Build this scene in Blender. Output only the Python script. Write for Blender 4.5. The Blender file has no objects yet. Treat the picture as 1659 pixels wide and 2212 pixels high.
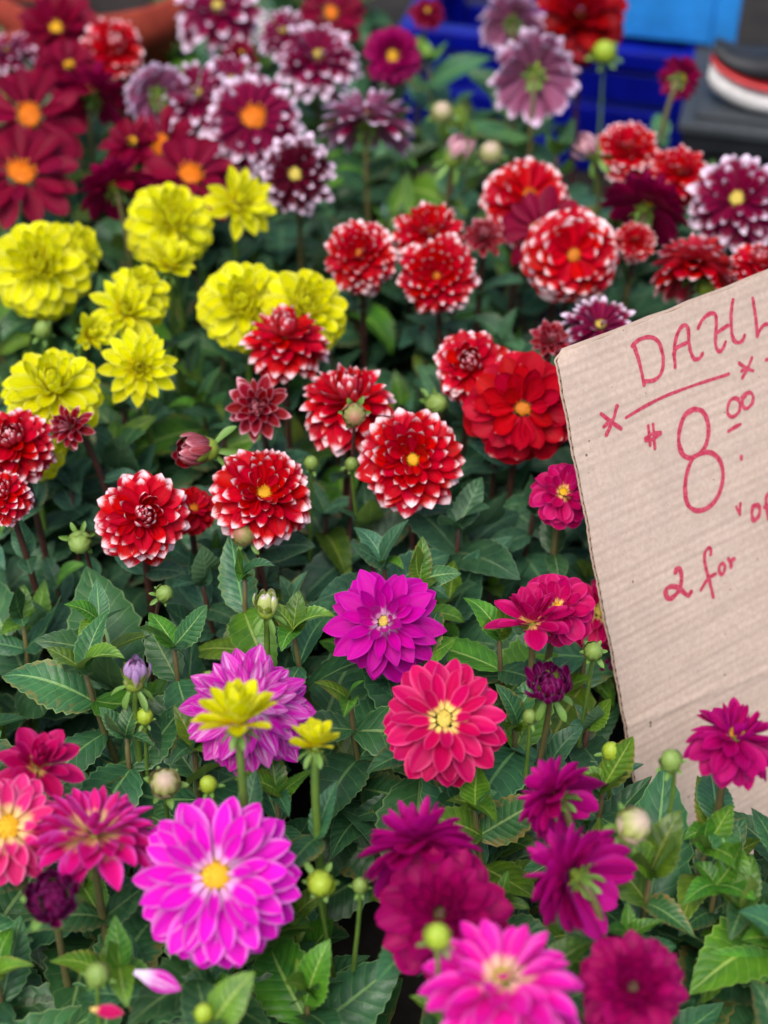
import bpy, math, random
import numpy as np
from mathutils import Vector, Matrix, noise as mnoise

random.seed(7)
RAD = math.radians
scene = bpy.context.scene
C = scene.collection

# ------------------------------------------------------------------ camera
PITCH = RAD(42.0)
CZ = 1.24                      # camera height
FPX = 3327.0                   # focal length in units of a 1659 x 2212 picture
BLOOM = 0.38                   # usual height of the flower heads
FWD = Vector((0, math.cos(PITCH), -math.sin(PITCH)))
UPV = Vector((0, math.sin(PITCH), math.cos(PITCH)))
RGT = Vector((1, 0, 0))
CAM = Vector((0, 0, CZ))
cd = bpy.data.cameras.new('camera')
cam = bpy.data.objects.new('camera', cd)
C.objects.link(cam)
cam.location = CAM
cam.rotation_euler = (math.pi / 2 - PITCH, 0, 0)
cd.sensor_fit = 'VERTICAL'
cd.sensor_height = 36.0
cd.lens = 18.0 / (1106.0 / FPX)
cd.clip_start = 0.02
cd.clip_end = 500
cd.dof.use_dof = True
cd.dof.focus_distance = 1.225
cd.dof.aperture_fstop = 3.0
scene.camera = cam

# ------------------------------------------------------------------ sky, sun, exposure
SUN_EL, SUN_AZ = RAD(62), RAD(200)       # azimuth clockwise from +Y
w = bpy.data.worlds.new('World')
scene.world = w
w.use_nodes = True
nt = w.node_tree
nt.nodes.clear()
sky = nt.nodes.new('ShaderNodeTexSky')
sky.sky_type = 'NISHITA'
sky.sun_disc = False
sky.sun_elevation = SUN_EL
sky.sun_rotation = SUN_AZ
sky.air_density = 1.0
sky.dust_density = 3.0
sky.ozone_density = 1.0
bg = nt.nodes.new('ShaderNodeBackground')
bg.inputs['Strength'].default_value = 0.12
wo = nt.nodes.new('ShaderNodeOutputWorld')
nt.links.new(sky.outputs[0], bg.inputs[0])
nt.links.new(bg.outputs[0], wo.inputs[0])
sl = bpy.data.lights.new('sun', 'SUN')
sl.energy = 1.5
sl.angle = RAD(35)
sl.color = (1.0, 0.95, 0.88)
so = bpy.data.objects.new('sun', sl)
C.objects.link(so)
sdir = Vector((math.sin(SUN_AZ) * math.cos(SUN_EL), math.cos(SUN_AZ) * math.cos(SUN_EL), math.sin(SUN_EL)))
so.rotation_euler = (-sdir).to_track_quat('-Z', 'Y').to_euler()
scene.view_settings.view_transform = 'Standard'
scene.view_settings.look = 'None'
scene.view_settings.gamma = 1.0
scene.view_settings.use_curve_mapping = False
scene.view_settings.exposure = 0.70
scene.cycles.max_bounces = 4
scene.cycles.diffuse_bounces = 3
scene.cycles.glossy_bounces = 2
scene.cycles.transmission_bounces = 3
scene.cycles.caustics_reflective = False
scene.cycles.use_adaptive_sampling = True
scene.cycles.adaptive_threshold = 0.025
scene.cycles.transparent_max_bounces = 6
scene.cycles.use_denoising = True


# ------------------------------------------------------------------ helpers
def ray(px, py):
    return FWD + RGT * ((px - 829.5) / FPX) + UPV * ((1106 - py) / FPX)


def at(px, py, z):
    d = ray(px, py)
    t = (z - CZ) / d.z
    return CAM + d * t, t


def atd(px, py, depth):
    return CAM + ray(px, py) * depth


def project(p):
    q = p - CAM
    dep = q.dot(FWD)
    return 829.5 + FPX * q.dot(RGT) / dep, 1106 - FPX * q.dot(UPV) / dep, dep


def srgb(r, g, b):
    def f(c):
        c /= 255.0
        return c / 12.92 if c <= 0.04045 else ((c + 0.055) / 1.055) ** 2.4
    return (f(r), f(g), f(b), 1.0)


def mesh_from(name, verts, faces, mat=None, uv=None, smooth=True):
    me = bpy.data.meshes.new(name)
    me.from_pydata([tuple(v) for v in verts], [], faces)
    if uv is not None:
        lay = me.uv_layers.new(name='UVMap')
        li = np.empty(len(me.loops), dtype=np.int32)
        me.loops.foreach_get('vertex_index', li)
        lay.data.foreach_set('uv', np.asarray(uv, dtype=np.float32)[li].ravel())
    if smooth:
        me.polygons.foreach_set('use_smooth', [True] * len(me.polygons))
    if mat:
        me.materials.append(mat)
    me.update()
    return me


def link(name, me, parent=None, M=None):
    o = bpy.data.objects.new(name, me)
    C.objects.link(o)
    if parent is not None:
        o.parent = parent
    if M is not None:
        o.matrix_basis = M
    return o


def thing(name, label, cat, loc, group=None):
    o = bpy.data.objects.new(name, None)
    o.empty_display_size = 0.02
    C.objects.link(o)
    o.location = loc
    o['label'] = label
    o['category'] = cat
    if group:
        o['group'] = group
    return o


def frame(X, Zhint, loc, sx=1.0, sy=1.0, sz=1.0):
    X = X.normalized()
    Y = Zhint.cross(X)
    if Y.length < 1e-5:
        Y = Vector((0.3, 0.7, 0.2)).cross(X)
    Y.normalize()
    Z = X.cross(Y)
    return Matrix(((X.x * sx, Y.x * sy, Z.x * sz, loc.x),
                   (X.y * sx, Y.y * sy, Z.y * sz, loc.y),
                   (X.z * sx, Y.z * sy, Z.z * sz, loc.z),
                   (0, 0, 0, 1)))


def grid_faces(nu, nv):
    f = []
    for j in range(nv):
        for i in range(nu):
            a = j * (nu + 1) + i
            f.append((a, a + nu + 1, a + nu + 2, a + 1))
    return f


def tube(pts, radii, seg=8, cap=True):
    verts, faces, uv = [], [], []
    n = len(pts)
    prev = None
    for k, p in enumerate(pts):
        t = (pts[min(k + 1, n - 1)] - pts[max(k - 1, 0)]).normalized()
        if prev is None:
            a = Vector((1, 0, 0)) if abs(t.x) < 0.8 else Vector((0, 1, 0))
            prev = (a - t * a.dot(t)).normalized()
        else:
            prev = (prev - t * prev.dot(t)).normalized()
        b = t.cross(prev)
        for s in range(seg):
            an = 2 * math.pi * s / seg
            verts.append(p + (prev * math.cos(an) + b * math.sin(an)) * radii[k])
            uv.append((s / seg, k / (n - 1)))
    for k in range(n - 1):
        for s in range(seg):
            s2 = (s + 1) % seg
            faces.append((k * seg + s, k * seg + s2, (k + 1) * seg + s2, (k + 1) * seg + s))
    if cap:
        faces.append(tuple(range(seg))[::-1])
        faces.append(tuple(range((n - 1) * seg, n * seg)))
    return verts, faces, uv


def bez(p0, p1, p2, p3, n):
    out = []
    for i in range(n + 1):
        t = i / n
        s = 1 - t
        out.append(p0 * s ** 3 + p1 * (3 * s * s * t) + p2 * (3 * s * t * t) + p3 * t ** 3)
    return out


# ------------------------------------------------------------------ materials
class NB:
    def __init__(self, name):
        self.m = bpy.data.materials.new(name)
        self.m.use_nodes = True
        self.t = self.m.node_tree
        self.t.nodes.clear()
        self.out = self.t.nodes.new('ShaderNodeOutputMaterial')

    def n(self, typ, props=None, **ins):
        nd = self.t.nodes.new(typ)
        for k, v in (props or {}).items():
            setattr(nd, k, v)
        for k, v in ins.items():
            key = int(k[1:]) if k[0] == 'i' and k[1:].isdigit() else k.replace('_', ' ')
            self.put(nd.inputs[key], v)
        return nd

    def put(self, sock, v):
        if isinstance(v, bpy.types.NodeSocket):
            self.t.links.new(v, sock)
        else:
            sock.default_value = v

    def math(self, op, a, b=0.0, c=0.0):
        nd = self.n('ShaderNodeMath', {'operation': op}, i0=a, i1=b, i2=c)
        return nd.outputs[0]

    def ramp(self, v, lo, hi, a=0.0, b=1.0):
        nd = self.n('ShaderNodeMapRange', {'interpolation_type': 'SMOOTHSTEP'}, i0=v, i1=lo, i2=hi, i3=a, i4=b)
        return nd.outputs[0]

    def mix(self, f, a, b, mode='MIX'):
        nd = self.n('ShaderNodeMix', {'data_type': 'RGBA', 'blend_type': mode}, i0=f, i6=a, i7=b)
        return nd.outputs[2]

    def noise(self, vec, scale, detail=3.0, rough=0.5, w=None):
        nd = self.n('ShaderNodeTexNoise', {'noise_dimensions': '4D' if w is not None else '3D'},
                    Vector=vec, Scale=scale, Detail=detail, Roughness=rough)
        if w is not None:
            self.put(nd.inputs['W'], w)
        return nd.outputs[0]

    def uv(self):
        nd = self.n('ShaderNodeUVMap')
        nd.uv_map = 'UVMap'
        s = self.n('ShaderNodeSeparateXYZ', i0=nd.outputs[0])
        return nd.outputs[0], s.outputs[0], s.outputs[1]

    def scaled(self, vec, s):
        nd = self.n('ShaderNodeVectorMath', {'operation': 'MULTIPLY'}, i0=vec, i1=s)
        return nd.outputs[0]


def petal_mat(name, main, tip=None, tip_at=0.85, tip_w=0.1, base=None, base_to=0.35, edge=None, edge_f=0.5,
              streak=None, streak_f=0.5, back=None, back_f=0.5, dark=None, rough=0.52, trans=0.18, round_tip=0.25, spec=0.14):
    b = NB(name)
    uvv, u, v = b.uv()
    rnd = b.n('ShaderNodeObjectInfo').outputs['Random']
    rw = b.math('MULTIPLY', rnd, 60.0)
    side = b.math('ABSOLUTE', b.math('MULTIPLY_ADD', u, 2.0, -1.0))
    nz = b.noise(b.scaled(uvv, (5.0, 1.6, 1.0)), 1.0, 1.0, 0.6, rw)
    fine = b.noise(b.scaled(uvv, (22.0, 1.3, 1.0)), 1.0, 2.0, 0.6, rw)
    col = b.mix(b.ramp(fine, 0.35, 0.75, 0.0, 0.55), main, tuple(c * 0.55 for c in main[:3]) + (1,))
    if dark:
        col = b.mix(b.ramp(nz, 0.35, 0.7, 0.0, 0.7), col, dark)
    if streak:
        st = b.ramp(b.math('MULTIPLY_ADD', fine, 0.6, b.math('MULTIPLY', nz, 0.4)), 0.47, 0.62)
        col = b.mix(b.math('MULTIPLY', st, streak_f), col, streak)
    if edge:
        col = b.mix(b.math('MULTIPLY', b.ramp(side, 0.5, 1.0), edge_f), col, edge)
    if base:
        vv = b.math('MULTIPLY_ADD', nz, 0.25, b.math('SUBTRACT', v, 0.125))
        col = b.mix(b.ramp(vv, base_to * 0.45, base_to, 1.0, 0.0), col, base)
    if tip:
        vv = b.math('SUBTRACT', v, b.math('MULTIPLY', b.math('MULTIPLY', side, side), -round_tip * 0.3))
        vv = b.math('ADD', vv, b.math('MULTIPLY', b.math('SUBTRACT', fine, 0.5), 0.32))
        vv = b.math('ADD', vv, b.math('MULTIPLY', b.math('SUBTRACT', rnd, 0.5), 0.12))
        col = b.mix(b.ramp(vv, tip_at, tip_at + tip_w), col, tip)
    if back:
        bf = b.n('ShaderNodeNewGeometry').outputs['Backfacing']
        stb = b.ramp(fine, 0.38, 0.6, 0.15, 1.0)
        col = b.mix(b.math('MULTIPLY', b.math('MULTIPLY', bf, back_f), stb), col, back)
    hsv = b.n('ShaderNodeHueSaturation', Color=col)
    b.put(hsv.inputs['Value'], b.ramp(rnd, 0.0, 1.0, 0.85, 1.1))
    b.put(hsv.inputs['Hue'], b.math('MULTIPLY_ADD', b.math('FRACT', b.math('MULTIPLY', rnd, 7.31)), 0.008, 0.496))
    col = hsv.outputs[0]
    bump = b.n('ShaderNodeBump', Strength=0.45, Distance=0.0008, Height=fine)
    pr = b.n('ShaderNodeBsdfPrincipled', Base_Color=col, Roughness=rough, Normal=bump.outputs[0])
    pr.inputs['Specular IOR Level'].default_value = spec
    tr = b.n('ShaderNodeBsdfTranslucent', Color=col)
    mx = b.n('ShaderNodeMixShader', i0=trans, i1=pr.outputs[0], i2=tr.outputs[0])
    b.t.links.new(mx.outputs[0], b.out.inputs[0])
    return b.m


def leaf_mat(name, main, dark, vein, edge, rough=0.42, spec=0.5, spots=0.5, trans=0.12):
    b = NB(name)
    uvv, u, v = b.uv()
    rnd = b.n('ShaderNodeObjectInfo').outputs['Random']
    rw = b.math('MULTIPLY', rnd, 60.0)
    side = b.math('ABSOLUTE', b.math('MULTIPLY_ADD', u, 2.0, -1.0))
    nz = b.noise(b.scaled(uvv, (2.2, 3.2, 1.0)), 1.0, 2.0, 0.6, rw)
    sp = b.noise(b.scaled(uvv, (9.0, 17.0, 1.0)), 1.0, 1.0, 0.5, rw)
    col = b.mix(b.ramp(nz, 0.3, 0.7), main, dark)
    col = b.mix(b.math('MULTIPLY', b.ramp(sp, 0.58, 0.68), spots), col, tuple(c * 0.35 for c in dark[:3]) + (1,))
    # lateral veins leave the midrib and run forward to the margin
    ph = b.math('MULTIPLY', b.math('SUBTRACT', v, b.math('MULTIPLY', side, 0.16)), b.math('MULTIPLY_ADD', rnd, 5.0, 6.0))
    tri = b.math('ABSOLUTE', b.math('MULTIPLY_ADD', b.math('FRACT', ph), 2.0, -1.0))
    lat = b.ramp(tri, 0.90, 0.98)
    ph2 = b.math('ADD', b.math('MULTIPLY', v, 38.0), b.math('MULTIPLY', side, 9.0))
    net = b.noise(b.scaled(uvv, (26.0, 44.0, 1.0)), 1.0, 0.0, 0.5, rw)
    mid = b.ramp(side, 0.035, 0.075, 1.0, 0.0)
    col = b.mix(b.math('MULTIPLY', lat, 0.35), col, vein)
    col = b.mix(b.math('MULTIPLY', mid, 0.75), col, vein)
    col = b.mix(b.math('MULTIPLY', b.ramp(side, 0.93, 0.99), 0.6), col, edge)
    bf = b.n('ShaderNodeNewGeometry').outputs['Backfacing']
    col = b.mix(b.math('MULTIPLY', bf, 0.45), col, vein)
    # some leaves are browned or yellowed along the margin
    age = b.math('MULTIPLY', b.ramp(b.math('FRACT', b.math('MULTIPLY', rnd, 13.7)), 0.72, 1.0), b.ramp(b.math('MULTIPLY_ADD', sp, 0.8, b.math('MULTIPLY', side, 0.5)), 0.72, 0.95))
    col = b.mix(b.math('MULTIPLY', age, 0.7), col, srgb(136, 116, 50))
    hsv = b.n('ShaderNodeHueSaturation', Color=col)
    b.put(hsv.inputs['Value'], b.ramp(rnd, 0.0, 1.0, 0.7, 1.35))
    b.put(hsv.inputs['Hue'], b.math('MULTIPLY_ADD', b.math('FRACT', b.math('MULTIPLY', rnd, 5.77)), 0.05, 0.47))
    col = hsv.outputs[0]
    puff = b.math('SUBTRACT', b.math('MULTIPLY', b.ramp(tri, 0.1, 1.0, 1.0, 0.0), 0.6),
                  b.math('MULTIPLY', mid, 0.8))
    puff = b.math('MULTIPLY_ADD', net, 0.35, puff)
    bump = b.n('ShaderNodeBump', Strength=0.42, Distance=0.0013, Height=puff)
    pr = b.n('ShaderNodeBsdfPrincipled', Base_Color=col, Normal=bump.outputs[0])
    b.put(pr.inputs['Roughness'], b.ramp(nz, 0.3, 0.7, rough - 0.08, rough + 0.1))
    pr.inputs['Specular IOR Level'].default_value = spec
    tr = b.n('ShaderNodeBsdfTranslucent', Color=col)
    mx = b.n('ShaderNodeMixShader', i0=trans, i1=pr.outputs[0], i2=tr.outputs[0])
    b.t.links.new(mx.outputs[0], b.out.inputs[0])
    return b.m


def plain_mat(name, a, bcol, scale=60.0, rough=0.5, spec=0.4, bump=0.2, dist=0.001, metal=0.0, uvramp=None):
    b = NB(name)
    tc = b.n('ShaderNodeTexCoord').outputs['Object']
    nz = b.noise(tc, scale, 4.0, 0.6)
    col = b.mix(b.ramp(nz, 0.3, 0.7), a, bcol)
    if uvramp:
        uvv, u, v = b.uv()
        vv = b.math('MULTIPLY_ADD', b.math('SUBTRACT', nz, 0.5), 0.3, v)
        col = b.mix(b.ramp(vv, uvramp[1], uvramp[2]), col, uvramp[0])
    bp = b.n('ShaderNodeBump', Strength=bump, Distance=dist, Height=nz)
    pr = b.n('ShaderNodeBsdfPrincipled', Base_Color=col, Roughness=rough, Metallic=metal, Normal=bp.outputs[0])
    pr.inputs['Specular IOR Level'].default_value = spec
    b.t.links.new(pr.outputs[0], b.out.inputs[0])
    return b.m


WHITE = srgb(248, 228, 230)
PM = {
    'red_tipped': petal_mat('red_white_tip', srgb(214, 0, 32), tip=srgb(252, 216, 220), tip_at=0.825, tip_w=0.13, dark=srgb(168, 0, 18), back=srgb(222, 110, 125), back_f=0.3, round_tip=-0.18, trans=0.14, spec=0.14),
    'red_dotted': petal_mat('red_white_dot', srgb(214, 0, 28), tip=srgb(252, 222, 224), tip_at=0.835, tip_w=0.1, dark=srgb(168, 0, 18), back=srgb(220, 110, 115), back_f=0.3, round_tip=-0.3, trans=0.14, spec=0.14),
    'young_red': petal_mat('young_red_white', srgb(150, 4, 24), tip=srgb(240, 180, 190), tip_at=0.86, tip_w=0.2, dark=srgb(110, 0, 20), edge=srgb(225, 130, 150), edge_f=0.45, back=srgb(222, 140, 150), back_f=0.5),
    'scarlet': petal_mat('scarlet', srgb(198, 0, 34), dark=srgb(164, 0, 22), tip=srgb(244, 190, 184), tip_at=0.985, tip_w=0.08, round_tip=-0.2, trans=0.14, spec=0.14),
    'crimson': petal_mat('crimson', srgb(142, 0, 50), dark=srgb(104, 0, 34), back=srgb(140, 0, 80), back_f=0.6),
    'deep_red': petal_mat('deep_red', srgb(160, 0, 22), dark=srgb(120, 0, 16)),
    'purple_white': petal_mat('purple_white', srgb(140, 0, 62), tip=srgb(248, 226, 246), tip_at=0.74, tip_w=0.2, dark=srgb(104, 0, 44), back=srgb(226, 170, 212), back_f=0.42, edge=srgb(190, 60, 140), edge_f=0.25, round_tip=0.2),
    'dark_purple_white': petal_mat('dark_purple_white', srgb(92, 0, 34), tip=srgb(246, 218, 240), tip_at=0.75, tip_w=0.18, dark=srgb(66, 0, 24), back=srgb(215, 160, 200), back_f=0.6, round_tip=0.2),
    'yellow': petal_mat('yellow', srgb(246, 244, 12), dark=srgb(242, 236, 4), edge=srgb(250, 248, 120), edge_f=0.5, base=srgb(236, 216, 4), base_to=0.4, trans=0.36, spec=0.12),
    'magenta': petal_mat('magenta', srgb(206, 0, 160), dark=srgb(188, 0, 146), edge=srgb(226, 60, 200), edge_f=0.4, base=srgb(235, 190, 225), base_to=0.3, back=srgb(214, 110, 200), back_f=0.35),
    'magenta_white': petal_mat('magenta_white', srgb(206, 10, 170), streak=srgb(238, 205, 240), streak_f=0.7, base=srgb(240, 215, 240), base_to=0.5, edge=srgb(210, 30, 180), edge_f=0.7),
    'pink': petal_mat('bright_pink', srgb(238, 20, 205), dark=srgb(222, 20, 190), edge=srgb(244, 150, 232), edge_f=0.75, base=srgb(248, 190, 235), base_to=0.32),
    'hot_pink': petal_mat('hot_pink', srgb(244, 30, 180), dark=srgb(232, 10, 150), edge=srgb(246, 120, 215), edge_f=0.55, base=srgb(250, 205, 180), base_to=0.34),
    'coral': petal_mat('red_pink_yellow', srgb(212, 0, 92), dark=srgb(196, 0, 88), edge=srgb(240, 84, 140), edge_f=0.7, base=srgb(250, 222, 130), base_to=0.28),
    'pale_coral': petal_mat('coral_pink_yellow', srgb(238, 50, 132), dark=srgb(230, 26, 118), edge=srgb(247, 140, 186), edge_f=0.7, base=srgb(252, 214, 150), base_to=0.48),
    'violet_coral': petal_mat('violet_edged_coral', srgb(224, 20, 128), dark=srgb(210, 8, 124), edge=srgb(222, 90, 196), edge_f=0.75, base=srgb(248, 205, 150), base_to=0.5, back=srgb(190, 50, 150), back_f=0.5),
    'raspberry': petal_mat('raspberry', srgb(198, 0, 92), dark=srgb(176, 0, 86), edge=srgb(226, 60, 140), edge_f=0.5, base=srgb(245, 200, 120), base_to=0.25),
    'burgundy': petal_mat('burgundy', srgb(186, 0, 106), dark=srgb(156, 0, 88), edge=srgb(204, 30, 136), edge_f=0.35, back=srgb(190, 16, 150), back_f=0.75),
    'wine': petal_mat('wine', srgb(166, 0, 92), dark=srgb(122, 0, 70), edge=srgb(196, 24, 124), edge_f=0.3, back=srgb(150, 10, 110), back_f=0.5, trans=0.15),
    'plum': petal_mat('plum_bud', srgb(120, 0, 76), dark=srgb(84, 0, 54), edge=srgb(190, 90, 170), edge_f=0.5),
    'lilac': petal_mat('lilac_bud', srgb(196, 160, 205), dark=srgb(180, 130, 190), tip=srgb(150, 20, 110), tip_at=0.95, tip_w=0.1, base=srgb(215, 210, 150), base_to=0.6),
    'blush': petal_mat('blush_bud', srgb(232, 190, 196), dark=srgb(222, 150, 165), base=srgb(215, 220, 160), base_to=0.6, streak=srgb(205, 70, 110), streak_f=0.5),
    'lime': petal_mat('lime_bud', srgb(205, 215, 130), dark=srgb(190, 205, 110), tip=srgb(236, 220, 225), tip_at=0.8, tip_w=0.2),
}
LEAF_DARK = leaf_mat('leaf_dark', srgb(68, 112, 80), srgb(46, 88, 64), srgb(112, 152, 106), srgb(136, 172, 128), rough=0.44, spec=0.42, spots=0.6)
LEAF_MID = leaf_mat('leaf_mid', srgb(60, 108, 64), srgb(40, 84, 52), srgb(122, 162, 94), srgb(130, 168, 106), rough=0.42, spec=0.42, spots=0.3)
LEAF_FRESH = leaf_mat('leaf_fresh', srgb(92, 140, 34), srgb(62, 108, 34), srgb(160, 186, 90), srgb(150, 180, 90), rough=0.38, spec=0.45, spots=0.1, trans=0.22)
SEPAL = plain_mat('sepal_green', srgb(92, 130, 58), srgb(122, 158, 70), 90, 0.45)
CALYX_LIME = plain_mat('calyx_lime', srgb(150, 170, 60), srgb(120, 146, 50), 90, 0.45)
BUD_GREEN = plain_mat('bud_green', srgb(112, 144, 66), srgb(148, 170, 84), 120, 0.4)
BUD_LIME = plain_mat('bud_lime', srgb(176, 196, 60), srgb(150, 178, 50), 120, 0.4)
BUD_BLUSH = plain_mat('bud_blush', srgb(160, 172, 90), srgb(186, 190, 110), 120, 0.4, uvramp=(srgb(196, 172, 150), 0.55, 0.95))
BUD_RED = plain_mat('bud_red', srgb(128, 140, 72), srgb(160, 150, 90), 60, 0.4, uvramp=(srgb(170, 110, 90), 0.6, 1.05))
STEM_DARK = plain_mat('stem_purple_brown', srgb(74, 40, 44), srgb(96, 62, 52), 40, 0.42, uvramp=(srgb(84, 58, 48), 0.85, 1.0))
STEM_GREEN = plain_mat('stem_green', srgb(118, 150, 62), srgb(96, 130, 54), 40, 0.42)
STEM_MIX = plain_mat('stem_brown_green', srgb(116, 112, 66), srgb(100, 84, 60), 30, 0.42)
DISC_ORANGE = plain_mat('disc_orange', srgb(238, 150, 12), srgb(226, 112, 6), 500, 0.6)
DISC_YELLOW = plain_mat('disc_yellow', srgb(244, 206, 40), srgb(226, 168, 20), 500, 0.6)
DISC_CREAM = plain_mat('disc_cream', srgb(226, 214, 110), srgb(206, 178, 60), 500, 0.6)
DISC_AMBER = plain_mat('disc_amber', srgb(226, 150, 24), srgb(190, 100, 20), 500, 0.6)
DISC_DARK = plain_mat('disc_dark', srgb(96, 90, 40), srgb(80, 20, 50), 500, 0.6)


# ------------------------------------------------------------------ petal, leaf, bud and disc meshes
def petal_mesh(name, mat, W, tip, roll, curl, rip=0.0, basew=0.28, widest=0.58, nu=6, nv=8, seed=0):
    r = random.Random(seed)
    pts, uv = [], []
    x = z = 0.0
    ang0 = -0.12
    k, m = tip
    skew = r.uniform(-0.06, 0.06)
    ph = r.uniform(0, 6.28)
    for j in range(nv + 1):
        v = j / nv
        v = 1 - (1 - v) ** 1.25
        if j > 0:
            dv = v - pv
            a = ang0 + curl[0] * v + curl[1] * v * v
            x += dv * math.cos(a)
            z += dv * math.sin(a)
        pv = v
        if v < widest:
            s = v / widest
            p = basew + (1 - basew) * (s * s * (3 - 2 * s)) ** 0.8
        else:
            s = (v - widest) / (1 - widest)
            p = max(0.03, (1 - s ** k)) ** (1 / m) if s < 1 else 0.03
        hw = W / 2 * p
        if v < 0.5:
            A = roll[0] + (roll[1] - roll[0]) * v / 0.5
        else:
            A = roll[1] + (roll[2] - roll[1]) * (v - 0.5) / 0.5
        a = ang0 + curl[0] * v + curl[1] * v * v
        for i in range(nu + 1):
            uu = -1 + 2 * i / nu
            y = hw * math.sin(A * uu) / A
            h = hw * (1 - math.cos(A * uu)) / A
            h += rip * W * math.sin(3.3 * uu * math.pi / 2 + ph) * math.sin(math.pi * v) * 0.5
            lip = rip * 0.8 * W * math.sin(5 * uu + ph * 2) * v * v
            pts.append((x - math.sin(a) * h + lip * 0.3, y + skew * v * v * W, z + math.cos(a) * h))
            uv.append((i / nu, v))
    return mesh_from(name, pts, grid_faces(nu, nv), mat, uv)


def leaf_mesh(name, mat, W, fold, droop, wave, teeth, petiole, seed, amp=0.08):
    r = random.Random(seed)
    nu, nv = 6, 2 * teeth + 2
    pts, uv = [], []
    x = z = 0.0
    px_rows = 3
    tw = r.uniform(-0.35, 0.35)
    asym = r.uniform(-0.07, 0.07)
    ph = r.uniform(0, 6.28)
    rows = [(-petiole * (1 - k / px_rows), True) for k in range(px_rows)] + [(j / nv, False) for j in range(nv + 1)]
    pv = rows[0][0]
    x = pv
    sidew = r.uniform(-0.25, 0.25)
    for idx, (v, pet) in enumerate(rows):
        vv = max(v, 0)
        a = 0.25 - droop * vv * 1.3 + (0.15 * math.sin(ph + 3 * vv))
        dv = v - pv
        x += dv * math.cos(a) * 1.0
        z += dv * math.sin(a)
        pv = v
        if pet:
            hw = 0.016
            fo = 1.1
        else:
            p = (math.sin(math.pi * min(1, vv ** 0.72)) ** 0.85) if 0 < vv < 1 else 0.0
            hw = max(W / 2 * p, 0.016 if vv < 0.5 else 0.004)
            j = idx - px_rows
            if 1 < j < nv - 1:
                hw *= (1 + amp * 0.8 if j % 2 == 1 else 1 - amp) * r.uniform(0.97, 1.03)
            fo = fold
        yc = sidew * vv * vv * 0.25
        for i in range(nu + 1):
            uu = -1 + 2 * i / nu
            y = hw * uu * math.cos(fo) * (1 + asym * (1 if uu > 0 else -1))
            h = hw * abs(uu) ** 1.3 * math.sin(fo)
            if not pet:
                h += wave * hw * math.sin(7 * vv + ph + 2.2 * uu) * abs(uu) * 1.2
                h += hw * uu * math.sin(tw * vv * 1.5)
                h -= 0.3 * hw * max(0, abs(uu) - 0.5) * (1 + math.sin(ph * 3))
            tooth = 0.0
            pts.append((x + tooth - math.sin(a) * h, y + yc, z + math.cos(a) * h))
            uv.append((i / nu, max(v, 0.0)))
    return mesh_from(name, pts, grid_faces(nu, len(rows) - 1), mat, uv)


def bud_mesh(name, mat, ribs=9, amp=0.07, point=0.15, seg=36, rings=10):
    verts, faces, uv = [], [], []
    for j in range(rings + 1):
        t = j / rings
        an = math.pi * t
        for s in range(seg):
            th = 2 * math.pi * s / seg
            rr = math.sin(an) * (1 - amp * (1 - abs(math.cos(ribs * th / 2))) * 1.6 * math.sin(an))
            rr = max(rr, 0.02)
            zz = -math.cos(an) + point * t ** 3
            tw = 0.25 * t
            verts.append((rr * math.cos(th + tw), rr * math.sin(th + tw), zz))
            uv.append((s / seg, t))
    for j in range(rings):
        for s in range(seg):
            s2 = (s + 1) % seg
            faces.append((j * seg + s, j * seg + s2, (j + 1) * seg + s2, (j + 1) * seg + s))
    faces.append(tuple(range(seg))[::-1])
    faces.append(tuple(range(rings * seg, (rings + 1) * seg)))
    return mesh_from(name, verts, faces, mat, uv)


def disc_mesh(name, mat, n=70, seed=1):
    r = random.Random(seed)
    verts, faces = [], []
    seg, rings = 16, 4
    for j in range(rings + 1):
        a = math.pi / 2 * j / rings
        for s in range(seg):
            th = 2 * math.pi * s / seg
            verts.append((math.cos(a) * 0.95 * math.cos(th) + 1e-4, math.cos(a) * 0.95 * math.sin(th), 0.22 * math.sin(a)))
    for j in range(rings):
        for s in range(seg):
            s2 = (s + 1) % seg
            faces.append((j * seg + s, j * seg + s2, (j + 1) * seg + s2, (j + 1) * seg + s))
    for i in range(n):
        rr = math.sqrt((i + 0.5) / n)
        th = i * 2.39996 + r.uniform(-.1, .1)
        h = 0.22 * math.sqrt(max(0, 1 - rr * rr * 0.95))
        nrm = Vector((rr * math.cos(th) * 0.8 + r.uniform(-.3, .3), rr * math.sin(th) * 0.8 + r.uniform(-.3, .3), 1)).normalized()
        p = Vector((rr * 0.95 * math.cos(th), rr * 0.95 * math.sin(th), h - 0.05))
        ln = r.uniform(0.18, 0.42) + 0.3 * max(0, rr - 0.6) * r.random() * 2
        v, f, _ = tube([p, p + nrm * ln * 0.7, p + nrm * ln], [0.05, 0.07, 0.03], 5, True)
        o = len(verts)
        verts += v
        faces += [tuple(q + o for q in ff) for ff in f]
    return mesh_from(name, verts, faces, mat)


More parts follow.
